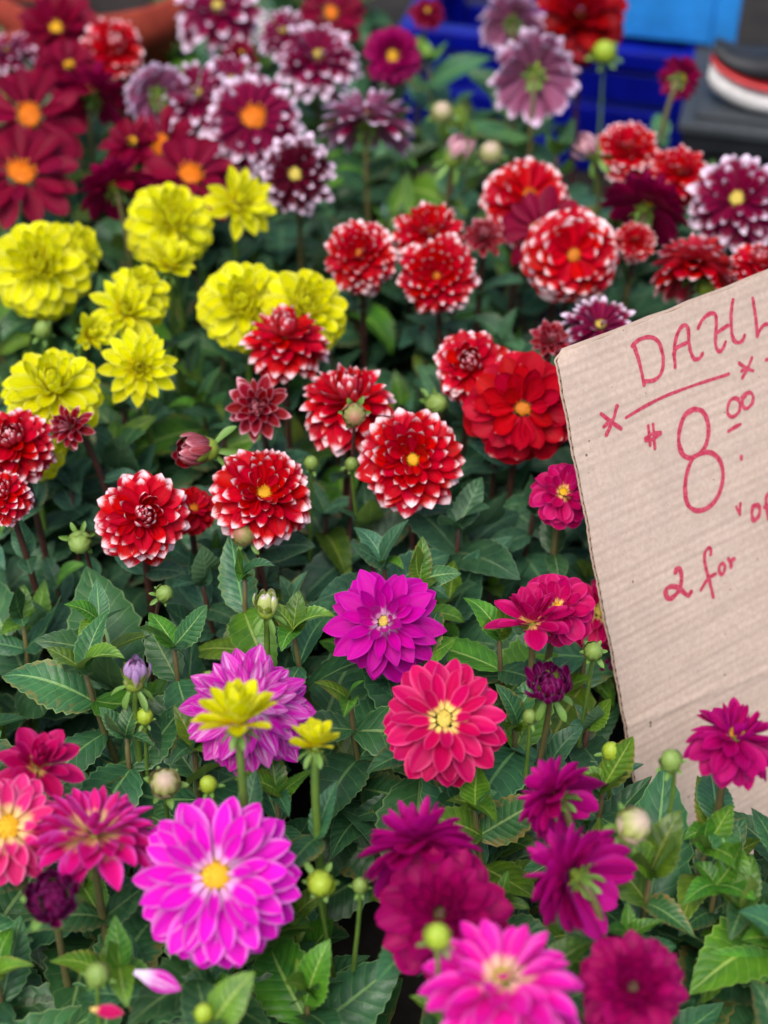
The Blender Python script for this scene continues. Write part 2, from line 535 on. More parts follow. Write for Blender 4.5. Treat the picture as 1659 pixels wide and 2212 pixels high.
# stage meshes: 0 bud-like inner, 1 inner, 2 middle, 3 outer
SHAPES = {
    # name: width, tip, ripple, list of (width factor, roll, curl)
    'cupped': dict(W=0.55, tip=(1.85, 1.3), rip=0.03, st=[(0.75, (1.6, 1.5, 1.2), (0.5, 0.9)), (0.95, (1.7, 1.35, 0.8), (0.4, 0.2)), (1.0, (1.5, 1.0, 0.6), (0.3, -0.2)), (1.0, (1.2, 0.7, 0.45), (0.1, -0.35))]),
    'round': dict(W=0.66, tip=(2.3, 1.9), rip=0.04, st=[(0.8, (1.5, 1.4, 1.0), (0.6, 0.8)), (0.95, (1.5, 1.2, 0.6), (0.4, 0.0)), (1.0, (1.3, 0.8, 0.4), (0.2, -0.3)), (1.0, (1.0, 0.55, 0.35), (0.1, -0.4))]),
    'lemon': dict(W=0.54, tip=(2.4, 1.7), rip=0.05, st=[(0.8, (1.5, 1.3, 0.9), (0.6, 0.5)), (0.95, (1.4, 1.0, 0.5), (0.3, -0.1)), (1.0, (1.1, 0.6, 0.35), (0.2, -0.4)), (1.0, (0.9, 0.45, 0.3), (0.1, -0.5))]),
    'orchid': dict(W=0.43, tip=(2.1, 1.35), rip=0.06, st=[(0.7, (1.7, 1.5, 1.0), (0.5, 0.3)), (0.95, (1.5, 1.1, 0.6), (0.35, -0.1)), (1.0, (1.2, 0.75, 0.5), (0.2, -0.3)), (1.05, (0.9, 0.6, 0.4), (0.1, -0.4))]),
    'pointed': dict(W=0.46, tip=(1.75, 1.15), rip=0.05, st=[(0.7, (1.8, 1.7, 1.2), (0.5, 0.5)), (0.95, (1.6, 1.2, 0.7), (0.35, 0.0)), (1.05, (1.3, 0.8, 0.6), (0.2, -0.2)), (1.05, (1.0, 0.6, 0.45), (0.1, -0.3))]),
    'narrow': dict(W=0.36, tip=(2.2, 1.5), rip=0.04, st=[(0.8, (1.8, 1.7, 1.2), (0.5, 0.6)), (0.95, (1.6, 1.2, 0.8), (0.3, 0.0)), (1.0, (1.3, 0.9, 0.6), (0.2, -0.2)), (1.0, (1.1, 0.7, 0.5), (0.1, -0.3))]),
    'broad': dict(W=0.50, tip=(2.0, 1.45), rip=0.06, st=[(0.7, (1.5, 1.3, 0.9), (0.5, 0.2)), (0.9, (1.3, 0.9, 0.6), (0.4, -0.2)), (1.0, (1.1, 0.6, 0.4), (0.3, -0.4)), (1.05, (0.9, 0.5, 0.3), (0.2, -0.4))]),
    'sheath': dict(W=0.40, tip=(1.9, 1.4), rip=0.02, st=[(1.0, (1.3, 1.2, 0.9), (0.5, 0.9)), (1.0, (1.3, 1.2, 0.9), (0.5, 0.9)), (1.0, (1.2, 1.1, 0.8), (0.5, 0.9)), (1.0, (1.2, 1.0, 0.7), (0.5, 0.8))]),
}
_pcache = {}


def petal_set(shape, colour):
    key = (shape, colour)
    if key not in _pcache:
        sp = SHAPES[shape]
        out = []
        for si, (wf, roll, curl) in enumerate(sp['st']):
            out.append([petal_mesh('petal', PM[colour], sp['W'] * wf * (0.94 + 0.12 * q / 2), sp['tip'], roll,
                                   (curl[0] + (q - 1) * 0.15, curl[1] - (q - 1) * 0.12), sp['rip'], seed=si * 10 + q + len(_pcache) * 50) for q in range(3)])
        _pcache[key] = out
    return _pcache[key]


LEAF_SHAPES = [(0.50, 0.25, 0.5, 0.05), (0.56, 0.18, 0.7, 0.07), (0.44, 0.38, 0.3, 0.06), (0.60, 0.30, 0.9, 0.08), (0.48, 0.12, 0.15, 0.09), (0.52, 0.45, 0.6, 0.05), (0.46, 0.30, 1.1, 0.12), (0.58, 0.50, 1.3, 0.10), (0.50, 0.10, -0.3, 0.10), (0.42, 0.55, 0.8, 0.14)]
LEAVES = {}
for nm, mt in (('dark', LEAF_DARK), ('mid', LEAF_MID), ('fresh', LEAF_FRESH)):
    LEAVES[nm] = [leaf_mesh('leaf', mt, a, b_, c_, d_, 8 + (q % 4), 0.14 + 0.05 * (q % 3), 100 + q, 0.035 if nm == 'dark' else 0.06) for q, (a, b_, c_, d_) in enumerate(LEAF_SHAPES)]
SEPAL_ME = petal_mesh('sepal', SEPAL, 0.36, (1.9, 1.3), (0.9, 0.7, 0.5), (0.3, -0.9), 0.02, basew=0.6, nu=4, nv=6, seed=3)
BRACT_ME = petal_mesh('bract', CALYX_LIME, 0.46, (1.9, 1.3), (0.9, 0.7, 0.5), (0.4, 0.1), 0.02, basew=0.7, nu=4, nv=6, seed=4)
SCALES = {nm_: petal_mesh('bract', mt_, 0.62, (1.9, 1.25), (0.55, 0.5, 0.4), (1.95, 0.0), 0.03, basew=0.5, nu=4, nv=7, seed=sd_) for nm_, mt_, sd_ in (('green', BUD_GREEN, 21), ('lime', BUD_LIME, 22), ('blush', BUD_BLUSH, 23), ('red', BUD_RED, 24))}
BUDS = {'green': bud_mesh('bud', BUD_GREEN), 'lime': bud_mesh('bud', BUD_LIME, 7, 0.05), 'blush': bud_mesh('bud', BUD_BLUSH, 8, 0.1, 0.05), 'red': bud_mesh('bud', BUD_RED, 10, 0.08, 0.1)}
CALYX_ME = bud_mesh('calyx', CALYX_LIME, 8, 0.04, 0.0, 16, 6)
DISCS = {'orange': disc_mesh('disc', DISC_ORANGE), 'yellow': disc_mesh('disc', DISC_YELLOW, 60, 2), 'cream': disc_mesh('disc', DISC_CREAM, 50, 3),
         'amber': disc_mesh('disc', DISC_AMBER, 45, 4), 'dark': disc_mesh('disc', DISC_DARK, 40, 5)}
STEMS = {'dark': STEM_DARK, 'green': STEM_GREEN, 'mix': STEM_MIX}

# flower kinds: petals n, elevation of inner / outer petals, lengths, petal shape, colour, disc size
KINDS = {
    'red_ball':      dict(n=108, e=(88, -42), L=(0.40, 1.0), sh='cupped', col='red_tipped', disc=None, stem='dark', p=0.60),
    'red_ball_open': dict(n=104, e=(64, -38), L=(0.42, 1.0), sh='cupped', col='red_tipped', disc=('yellow', 0.12), stem='dark', p=0.60),
    'red_dots':      dict(n=124, e=(72, -46), L=(0.38, 1.0), sh='cupped', col='red_dotted', disc=('amber', 0.08), stem='dark', p=0.58),
    'red_open':      dict(n=84, e=(46, -28), L=(0.5, 1.0), sh='round', col='red_dotted', disc=('amber', 0.15), stem='dark', p=0.6),
    'scarlet':       dict(n=70, e=(48, -26), L=(0.5, 1.0), sh='round', col='scarlet', disc=('amber', 0.16), stem='dark', p=0.6),
    'red_young':     dict(n=52, e=(100, -8), L=(0.50, 1.0), sh='pointed', col='young_red', disc=None, stem='dark', p=0.75, ep=1.9),
    'crimson':       dict(n=22, e=(34, -12), L=(0.72, 1.0), sh='broad', col='crimson', disc=('orange', 0.25), stem='dark', p=0.7),
    'crimson_full':  dict(n=44, e=(62, -24), L=(0.55, 1.0), sh='broad', col='crimson', disc=('yellow', 0.14), stem='mix', p=0.62),
    'deep_red':      dict(n=70, e=(75, -36), L=(0.45, 1.0), sh='round', col='deep_red', disc=('amber', 0.08), stem='dark', p=0.6),
    'purple_white':  dict(n=64, e=(66, -34), L=(0.48, 1.0), sh='narrow', col='purple_white', disc=('cream', 0.12), stem='mix', p=0.6),
    'purple_orange': dict(n=46, e=(42, -20), L=(0.6, 1.0), sh='narrow', col='purple_white', disc=('orange', 0.2), stem='mix', p=0.65),
    'purple_dark':   dict(n=52, e=(58, -24), L=(0.5, 1.0), sh='narrow', col='dark_purple_white', disc=('cream', 0.13), stem='mix', p=0.6),
    'yellow':        dict(j=0.45, n=116, e=(80, -46), L=(0.36, 1.0), sh='lemon', col='yellow', disc=None, stem='green', p=0.6),
    'yellow_young':  dict(n=44, e=(98, -14), L=(0.46, 1.0), sh='pointed', col='yellow', disc=('amber', 0.1), stem='green', p=0.8, ep=1.5),
    'yellow_cup':    dict(n=36, e=(92, 26), L=(0.78, 1.0), sh='broad', col='yellow', disc=None, stem='green', p=0.7, ep=1.4),
    'magenta':       dict(w=0.92, n=68, e=(72, -30), L=(0.45, 1.0), sh='pointed', col='magenta', disc=('cream', 0.08), stem='green', p=0.62),
    'magenta_white': dict(w=0.92, n=70, e=(62, -26), L=(0.5, 1.0), sh='pointed', col='magenta_white', disc=('cream', 0.08), stem='green', p=0.62),
    'pink':          dict(j=0.5, n=84, e=(50, -28), L=(0.44, 1.0), sh='orchid', col='pink', disc=('yellow', 0.15), stem='green', p=0.62),
    'hot_pink':      dict(n=64, e=(54, -22), L=(0.46, 1.0), sh='orchid', col='hot_pink', disc=('cream', 0.12), stem='mix', p=0.64),
    'coral':         dict(n=50, e=(58, -32), L=(0.5, 1.0), sh='broad', col='coral', disc=('cream', 0.14), stem='mix', p=0.62),
    'pale_coral':    dict(w=0.9, n=60, e=(50, -34), L=(0.55, 1.0), sh='broad', col='pale_coral', disc=('yellow', 0.2), stem='mix', p=0.62),
    'violet_coral':  dict(w=0.88, n=64, e=(60, -14), L=(0.55, 1.0), sh='pointed', col='violet_coral', disc=('cream', 0.12), stem='mix', p=0.64),
    'raspberry':     dict(n=46, e=(60, -28), L=(0.5, 1.0), sh='round', col='raspberry', disc=('yellow', 0.12), stem='mix', p=0.62),
    'raspberry_young': dict(n=40, e=(92, -6), L=(0.55, 1.0), sh='broad', col='raspberry', disc=None, stem='mix', p=0.8, ep=2.6),
    'burgundy':      dict(n=66, e=(80, -34), L=(0.5, 1.0), sh='broad', col='burgundy', disc=None, stem='mix', p=0.62),
    'wine':          dict(n=90, e=(80, -30), L=(0.36, 1.0), sh='cupped', col='wine', disc=('dark', 0.09), stem='mix', p=0.58),
    'plum_bud':      dict(n=60, e=(96, 36), L=(0.85, 0.95), sh='sheath', col='plum', disc=None, stem='mix', p=0.6),
    'lilac_bud':     dict(n=22, e=(92, 66), L=(0.8, 1.0), sh='sheath', col='lilac', disc=None, stem='green', p=0.6),
    'blush_bud':     dict(n=24, e=(92, 58), L=(0.85, 1.0), sh='sheath', col='blush', disc=None, stem='mix', p=0.6),
    'red_bud':       dict(n=28, e=(92, 60), L=(0.85, 1.0), sh='sheath', col='young_red', disc=None, stem='dark', p=0.6),
    'lime_bud':      dict(n=18, e=(94, 62), L=(0.8, 1.0), sh='sheath', col='lime', disc=None, stem='green', p=0.6),
}
DISCLIST = []        # screen discs of the heads, to keep leaves from growing in front of them


def view_dir(px, py, fx, fy, back=False):
    to = -ray(px, py).normalized()
    fz = math.sqrt(max(0.0, 1 - fx * fx - fy * fy)) * (-1 if back else 1)
    rt = RGT
    up = to.cross(rt).normalized()
    if up.z < 0:
        up = -up
    return (rt * fx + up * fy + to * fz).normalized()


def stem_to(root, head, N, mat, r0, r1, lean):
    base = root.location
    P0 = Vector((0, 0, 0))
    P3 = head - base
    down = (N * 0.85 + Vector((0, 0, 0.55))).normalized() if N.z > -0.2 else (N * 0.9 + Vector((0, 0, 0.35))).normalized()
    P2 = P3 - down * 0.055
    P1 = Vector((P2.x * 0.35, P2.y * 0.35, P3.z * 0.55))
    pts = bez(P0, P1, P2, P3, 14)
    rad = [r0 + (r1 - r0) * k / 14 for k in range(15)]
    rad[-1] *= 1.5
    v, f, uv = tube(pts, rad, 8)
    # nodes: slight swellings
    o = link('stem', mesh_from('stem', v, f, mat, uv), root)
    return pts


def put_leaf(root, pos, direction, up, length, kind, rnd, wf=1.0):
    me = rnd.choice(LEAVES[kind])
    return link('leaf', me, root, frame(direction, up, pos, length, length * wf, length))


def make_flower(kind, px, py, dpx, fx, fy, label, back=False, z=None, name='dahlia_flower', cat='flower', group=None, leaves=2, seed=0, lean=None, disc=None, width=1.0):
    K = KINDS[kind]
    rnd = random.Random(seed * 131 + 17)
    head, dep = at(px, py, z if z is not None else BLOOM)
    dpx = dpx * (1.12 if KINDS[kind]['sh'] != 'sheath' else 1.0)
    R = dpx * dep / FPX / 2
    N = view_dir(px, py, fx, fy, back)
    hx = lean if lean is not None else rnd.uniform(-0.02, 0.02)
    base = Vector((head.x - N.x * 0.03 + hx, head.y - N.y * 0.03 + rnd.uniform(0.0, 0.03), 0.0))
    root = thing(name, label, cat, base, group)
    T = Vector((1, 0, 0))
    T = (T - N * T.dot(N)).normalized()
    B = N.cross(T)
    sets = petal_set(K['sh'], K['col'])
    n = int(K['n'] * rnd.uniform(0.88, 1.14))
    width *= rnd.uniform(0.92, 1.08) * K.get('w', 1.0)
    disc = disc or K['disc']
    d0 = disc[1] if disc else 0.0
    e0, e1 = K['e']
    if K['sh'] != 'sheath':
        e1 += rnd.uniform(-8, 7)
        e0 += rnd.uniform(-7, 5)
    slump = rnd.uniform(0, 6.28)
    J = K.get('j', 1.0)
    items = []
    ep = K.get('ep', 1.0)
    young = ep > 1.3
    for i in range(n):
        t = ((i + 0.5) / n) ** K['p']
        e = e0 + (e1 - e0) * t ** ep
        e += rnd.gauss(0, 5.5 * J)
        L = K['L'][0] + (K['L'][1] - K['L'][0]) * t ** 0.9
        L *= rnd.uniform(1 - 0.12 * J, 1 + 0.08 * J)
        th = i * 2.399963 + rnd.gauss(0, 0.07)
        rb = d0 * 0.72 + (0.02 + 0.11 * t)
        hb = 0.06 - 0.18 * t
        if K['sh'] == 'sheath':
            rb = 0.12 + 0.22 * t
            hb = -0.1
        st = min(3, int(t * 4))
        if K['disc'] is None and t < 0.45 and K['sh'] != 'sheath':
            st = 0
        elif st == 0:
            st = 1
        if rnd.random() < 0.025 and t > 0.4:
            continue                       # a petal has been lost
        e += 7.0 * t * math.cos(th - slump)      # heads sag to one side
        if rnd.random() < 0.06 * J:
            e += rnd.uniform(-16, 14)
        items.append((th, e, L, rb, hb, st))
    ext = max(it[3] + it[2] * max(0.0, math.cos(RAD(it[1]))) * 0.97 for it in items)
    if K['sh'] == 'sheath':
        ext = 0.52
    S = R / ext
    off = -N * S * 0.10            # picture centre lies at the middle of the dome
    org = head + off - base
    for th, e, L, rb, hb, st in items:
        rad = T * math.cos(th) + B * math.sin(th)
        er = RAD(e)
        X = rad * math.cos(er) + N * math.sin(er)
        Z = -rad * math.sin(er) + N * math.cos(er)
        # a petal may roll a little about its own axis
        q = rnd.gauss(0, 0.10)
        Z = Z * math.cos(q) + X.cross(Z) * math.sin(q)
        pos = org + (rad * rb + N * hb) * S
        me = rnd.choice(sets[st])
        Ls = L * S
        link('petal', me, root, frame(X, Z, pos, Ls, Ls * rnd.uniform(0.9, 1.1) * width, Ls))
    if disc:
        da, df = rnd.uniform(0, 6.28), S * disc[1] * rnd.uniform(0.85, 1.25)
        Nd = (N + (T * math.cos(da) + B * math.sin(da)) * 0.25).normalized()
        o = link('disc_florets', DISCS[disc[0]], root, frame(T * math.cos(da) + B * math.sin(da), Nd, org + N * S * 0.02, df * 1.08, df * rnd.uniform(0.85, 1.1), df))
        o['kind'] = 'stuff'
    cs = S * (0.125 if K['sh'] != 'sheath' else 0.36)
    sheath = K['sh'] == 'sheath'
    Mc = frame(T, N, org - N * S * (0.20 if not sheath else 0.12), cs, cs, cs)
    cal = link('calyx', CALYX_ME, root, Mc)
    Mi = Mc.inverted()
    if back or fy > 0.7 or sheath or young:
        for i in range(8):
            th = i * math.pi / 4 + 0.2
            rad = T * math.cos(th) + B * math.sin(th)
            er = RAD(rnd.uniform(-18, 6) if not sheath else 62)
            X = rad * math.cos(er) + N * math.sin(er)
            Z = -rad * math.sin(er) + N * math.cos(er)
            ln = S * (rnd.uniform(0.18, 0.32) if not sheath else 0.75)
            link('bract', BRACT_ME, cal, Mi @ frame(X, Z, org + rad * cs * 0.55 - N * S * (0.27 if not sheath else 0.22), ln, ln, ln))
    for i in range(6):
        th = i * math.pi / 3 + rnd.uniform(-.2, .2)
        rad = T * math.cos(th) + B * math.sin(th)
        er = RAD(rnd.uniform(-55, -10))
        X = rad * math.cos(er) + N * math.sin(er)
        Z = -rad * math.sin(er) + N * math.cos(er)
        ln = max(S * 0.38, 0.014) if not sheath else max(S * 0.75, 0.010)
        link('sepal', SEPAL_ME, cal, Mi @ frame(X, Z, org + rad * cs * 0.6 - N * S * (0.28 if not sheath else 0.36), ln, ln, ln))
    r1 = 0.0026 if not sheath else 0.0020
    hd = base + org - N * S * (0.28 if not sheath else 0.36)
    pts = stem_to(root, hd, N, STEMS[K['stem']], 0.0042, r1, hx)
    # a few leaves on the stem
    for k in range(leaves):
        tpos = pts[9 - 3 * (k // 2)]
        a = rnd.uniform(0, math.pi) if k % 2 == 0 else a + math.pi
        d = Vector((math.cos(a), math.sin(a), rnd.uniform(0.3, 0.9)))
        LEAFQ.append((root, base, tpos, d, rnd.uniform(0.035, 0.065) * (1 + 0.4 * (k // 2)), 'dark' if K['stem'] == 'dark' else 'mid', rnd))
    DISCLIST.append((px, py, dpx / 2, dep, head.copy(), R))
    return root


def make_bud(kind, px, py, dpx, label, fx=0.0, fy=0.6, z=None, stem='green', seed=0, back=False):
    rnd = random.Random(seed * 77 + 5)
    head, dep = at(px, py, z if z is not None else BLOOM - 0.03)
    R = dpx * dep / FPX / 2
    N = view_dir(px, py, fx, fy, back)
    base = Vector((head.x - N.x * 0.03 + rnd.uniform(-.03, .03), head.y + rnd.uniform(0.0, 0.03), 0))
    root = thing('dahlia_bud', label, 'bud', base, 'dahlia buds')
    T = Vector((1, 0, 0))
    T = (T - N * T.dot(N)).normalized()
    B = N.cross(T)
    org = head - base
    Mc = frame(T, N, org, R, R, R)
    cal = link('bud', BUDS[kind], root, Mc)
    Mi = Mc.inverted()
    for i in range(8):                      # overlapping bud scales
        th = i * 2.399963 + rnd.uniform(-.15, .15)
        rad = T * math.cos(th) + B * math.sin(th)
        er = RAD(rnd.uniform(-5, 3))
        X = rad * math.cos(er) + N * math.sin(er)
        Z = -rad * math.sin(er) + N * math.cos(er)
        ln = R * rnd.uniform(1.85, 2.25)
        link('bract', SCALES[kind], cal, Mi @ frame(X, Z, org - N * R * (1.04 + 0.012 * i), ln, ln, ln))
    for i in range(6):
        th = i * math.pi / 3 + rnd.uniform(-.25, .25)
        rad = T * math.cos(th) + B * math.sin(th)
        er = RAD(rnd.uniform(-20, 55))
        X = rad * math.cos(er) + N * math.sin(er)
        Z = -rad * math.sin(er) + N * math.cos(er)
        ln = R * rnd.uniform(1.1, 1.7)
        link('sepal', SEPAL_ME, cal, Mi @ frame(X, Z, org + rad * R * 0.25 - N * R * 0.95, ln, ln, ln))
    stem_to(root, base + org - N * R * 0.9, N, STEMS[stem], 0.0025, 0.0014, 0)
    DISCLIST.append((px, py, dpx / 2, dep, head.copy(), R))
    return root


LEAFQ = []

# ------------------------------------------------------------------ ground
GROUND = plain_mat('dark_ground', (0.035, 0.03, 0.026, 1), (0.018, 0.016, 0.014, 1), 14, 0.85, 0.2, 0.6, 0.01)
gs = 60
g = mesh_from('ground', [(-gs, -gs, 0), (gs, -gs, 0), (gs, gs, 0), (-gs, gs, 0)], [(0, 1, 2, 3)], GROUND, smooth=False)
go = link('ground', g)
go['kind'] = 'structure'


# ------------------------------------------------------------------ cardboard price sign
def card_mat(name, a, b_, inner=False):
    b = NB(name)
    tc = b.n('ShaderNodeTexCoord').outputs['Object']
    n1 = b.noise(tc, 220.0, 4.0, 0.65)
    n2 = b.noise(tc, 26.0, 3.0, 0.6)
    uvv, u, v = b.uv()
    fib = b.noise(b.scaled(uvv, (40.0, 420.0, 1.0)), 1.0, 3.0, 0.7)
    band = b.noise(b.scaled(uvv, (0.9, 122.0, 1.0)), 1.0, 1.0, 0.5)
    col = b.mix(b.ramp(n1, 0.3, 0.7), a, b_)
    col = b.mix(b.ramp(n2, 0.35, 0.75, 0.0, 0.35), col, tuple(c * 0.72 for c in a[:3]) + (1,))
    col = b.mix(b.ramp(band, 0.42, 0.62, 0.0, 0.24), col, tuple(c * 0.75 for c in b_[:3]) + (1,))
    stain = b.noise(tc, 7.0, 2.0, 0.5)
    col = b.mix(b.ramp(stain, 0.52, 0.7, 0.0, 0.22), col, srgb(150, 118, 92))
    spk = b.noise(tc, 150.0, 1.0, 0.5)
    col = b.mix(b.ramp(spk, 0.76, 0.80, 0.0, 0.7), col, (0.03, 0.02, 0.02, 1))
    h = b.math('ADD', b.math('MULTIPLY', n1, 0.4), b.math('MULTIPLY', fib, 0.5))
    bp = b.n('ShaderNodeBump', Strength=0.35, Distance=0.0005, Height=h)
    pr = b.n('ShaderNodeBsdfPrincipled', Base_Color=col, Roughness=0.85, Normal=bp.outputs[0])
    pr.inputs['Specular IOR Level'].default_value = 0.15
    b.t.links.new(pr.outputs[0], b.out.inputs[0])
    return b.m


CARD = card_mat('cardboard', srgb(220, 197, 179), srgb(205, 179, 161))
CARD_IN = plain_mat('cardboard_flute', srgb(150, 118, 92), srgb(128, 98, 76), 200, 0.9, 0.1)
MARKER = plain_mat('red_marker', srgb(212, 92, 112), srgb(184, 44, 74), 340, 0.6, 0.2, 0.1)

SC = atd(1203, 768, 1.23)                       # upper left corner of the card
SB = atd(1388, 1760, 1.37)                      # a point low on its left edge
dn = (SB - SC).normalized()
ra = ray(1659, 590)
ta = (dn.dot(SC) - dn.dot(CAM)) / dn.dot(ra)    # makes the top edge square to the left edge
SA = CAM + ra * ta
rt_ = (SA - SC).normalized()
nrm_ = rt_.cross(dn).normalized()
if nrm_.dot(CAM - SC) < 0:
    nrm_ = -nrm_
SIGN_H = (SC.z - 0.004) / -dn.z                 # down to the ground
SIGN_W = 0.46
FLP = 0.0082
THICK = 0.0042


def card_relief(a, d):
    # shallow washboard of the flutes, irregular along the sheet, plus a lazy bow
    k = 0.5 + 0.5 * mnoise.noise(Vector((a * 9, d * 30, 3.1)))
    w_ = 0.00019 * k * math.sin(2 * math.pi * d / FLP + 0.6 * mnoise.noise(Vector((a * 6, d * 14, 0))))
    w_ += 0.0012 * mnoise.noise(Vector((a * 4, d * 5, 8.8)))
    w_ -= 0.004 * max(0.0, 1 - d / 0.02) ** 2 * max(0.0, 1 - a / 0.03)
    for (c0, sl_, hh, ww) in ((0.07, -0.4, -0.0007, 0.003), (0.21, 0.15, 0.0006, 0.004), (0.29, -0.25, -0.0006, 0.0035)):
        w_ += hh * math.exp(-((d - c0 - sl_ * (a - 0.1)) / ww) ** 2) * max(0.0, mnoise.noise(Vector((a * 12, c0 * 50, 0))) + 0.3)
    dd = d - 0.345 - 0.12 * (a - 0.06)
    w_ += 0.0010 * math.exp(-(dd / 0.004) ** 2)
    return w_


def card_pt(a, d, lift=0.0):
    return SC + rt_ * a + dn * d + nrm_ * (card_relief(a, d) + lift)


def px_to_card(px, py):
    r_ = ray(px, py)
    t = nrm_.dot(SC - CAM) / nrm_.dot(r_)
    q = CAM + r_ * t - SC
    return q.dot(rt_), q.dot(dn)


def sign_edge(d):           # slightly ragged left edge
    return 0.0018 * mnoise.noise(Vector((d * 30, 1.7, 0))) + 0.0006 * mnoise.noise(Vector((d * 160, 1.7, 0))) + (0.010 * (1 - d / 0.006) ** 2 if d < 0.006 else 0.0)


sign = thing('cardboard_sign', 'brown corrugated cardboard price sign with red handwriting standing among the dahlias', 'sign',
             SC + rt_ * 0.2 + dn * SIGN_H)
SO = sign.location


def sheet(name, lift, mat, nu, nv, top=0.0):
    vs, uv = [], []
    for j in range(nv + 1):
        d = SIGN_H * j / nv
        for i in range(nu + 1):
            f = i / nu
            a = sign_edge(d) * (1 - f) + SIGN_W * f
            dd = d
            if j == 0:
                dd = 0.0014 * mnoise.noise(Vector((a * 45, 4.2, 0))) + top
            vs.append(card_pt(a, dd, lift) - SO)
            uv.append((a, dd))
    return link(name, mesh_from(name, vs, grid_faces(nu, nv), mat, uv), sign)


sheet('front_liner', 0.0, CARD, 40, 420)
sheet('back_liner', -THICK, CARD, 20, 420, -0.0016)
vs, uv = [], []
NW = int(SIGN_H / FLP) * 8
for j in range(NW + 1):
    d = SIGN_H * j / NW
    s_ = math.sin(2 * math.pi * d / FLP)
    for i in range(9):
        f = i / 8
        a = sign_edge(d) * (1 - f) + 0.0012 * (1 - f) + SIGN_W * f
        vs.append(card_pt(a, max(d, 0.0006), -THICK / 2 + s_ * (THICK / 2 - 0.0004)) - SO)
        uv.append((a, d))
link('fluting', mesh_from('fluting', vs, grid_faces(8, NW), CARD_IN, uv), sign)


def cr(pts, n=6):
    p = [Vector((a, b, 0)) for a, b in pts]
    if len(p) == 2:
        return [p[0].lerp(p[1], k / 6) for k in range(7)]
    out = []
    for i in range(len(p) - 1):
        a, b, c, d = p[max(i - 1, 0)], p[i], p[i + 1], p[min(i + 2, len(p) - 1)]
        for k in range(n):
            t = k / n
            out.append(0.5 * ((2 * b) + (c - a) * t + (2 * a - 5 * b + 4 * c - d) * t * t + (3 * b - a - 3 * c + d) * t ** 3))
    out.append(p[-1])
    return out


def letter(strokes, width, conv, seed):
    rnd = random.Random(seed)
    verts, faces = [], []
    for si, s in enumerate(strokes):
        q = [px_to_card(*conv(x, y)) for x, y in s]
        path = cr(q)
        n = len(path)
        o = len(verts)
        lift = 0.00035 + 0.00006 * si
        hw = width / 2
        prev = None
        row = []
        ext = []
        # round ends: extra shrinking stations
        t0 = (path[1] - path[0]).normalized()
        t1 = (path[-1] - path[-2]).normalized()
        st = [(path[0] - t0 * hw * 0.9, 0.35), (path[0] - t0 * hw * 0.55, 0.8)]
        for k, p in enumerate(path):
            st.append((p, 0.92 + 0.34 * mnoise.noise(Vector((seed * 3.1 + k * 0.17, si, 0)))))
        st += [(path[-1] + t1 * hw * 0.55, 0.75), (path[-1] + t1 * hw * 0.9, 0.3)]
        for k, (p, f) in enumerate(st):
            t = (st[min(k + 1, len(st) - 1)][0] - st[max(k - 1, 0)][0]).normalized()
            nn = Vector((-t.y, t.x, 0))
            for sgn in (-1, 1):
                c = p + nn * hw * f * sgn
                verts.append(card_pt(c.x, c.y, lift) - SO)
        for k in range(len(st) - 1):
            b = o + 2 * k
            faces.append((b, b + 1, b + 3, b + 2))
    return link('letter', mesh_from('letter', verts, faces, MARKER, smooth=False), sign)


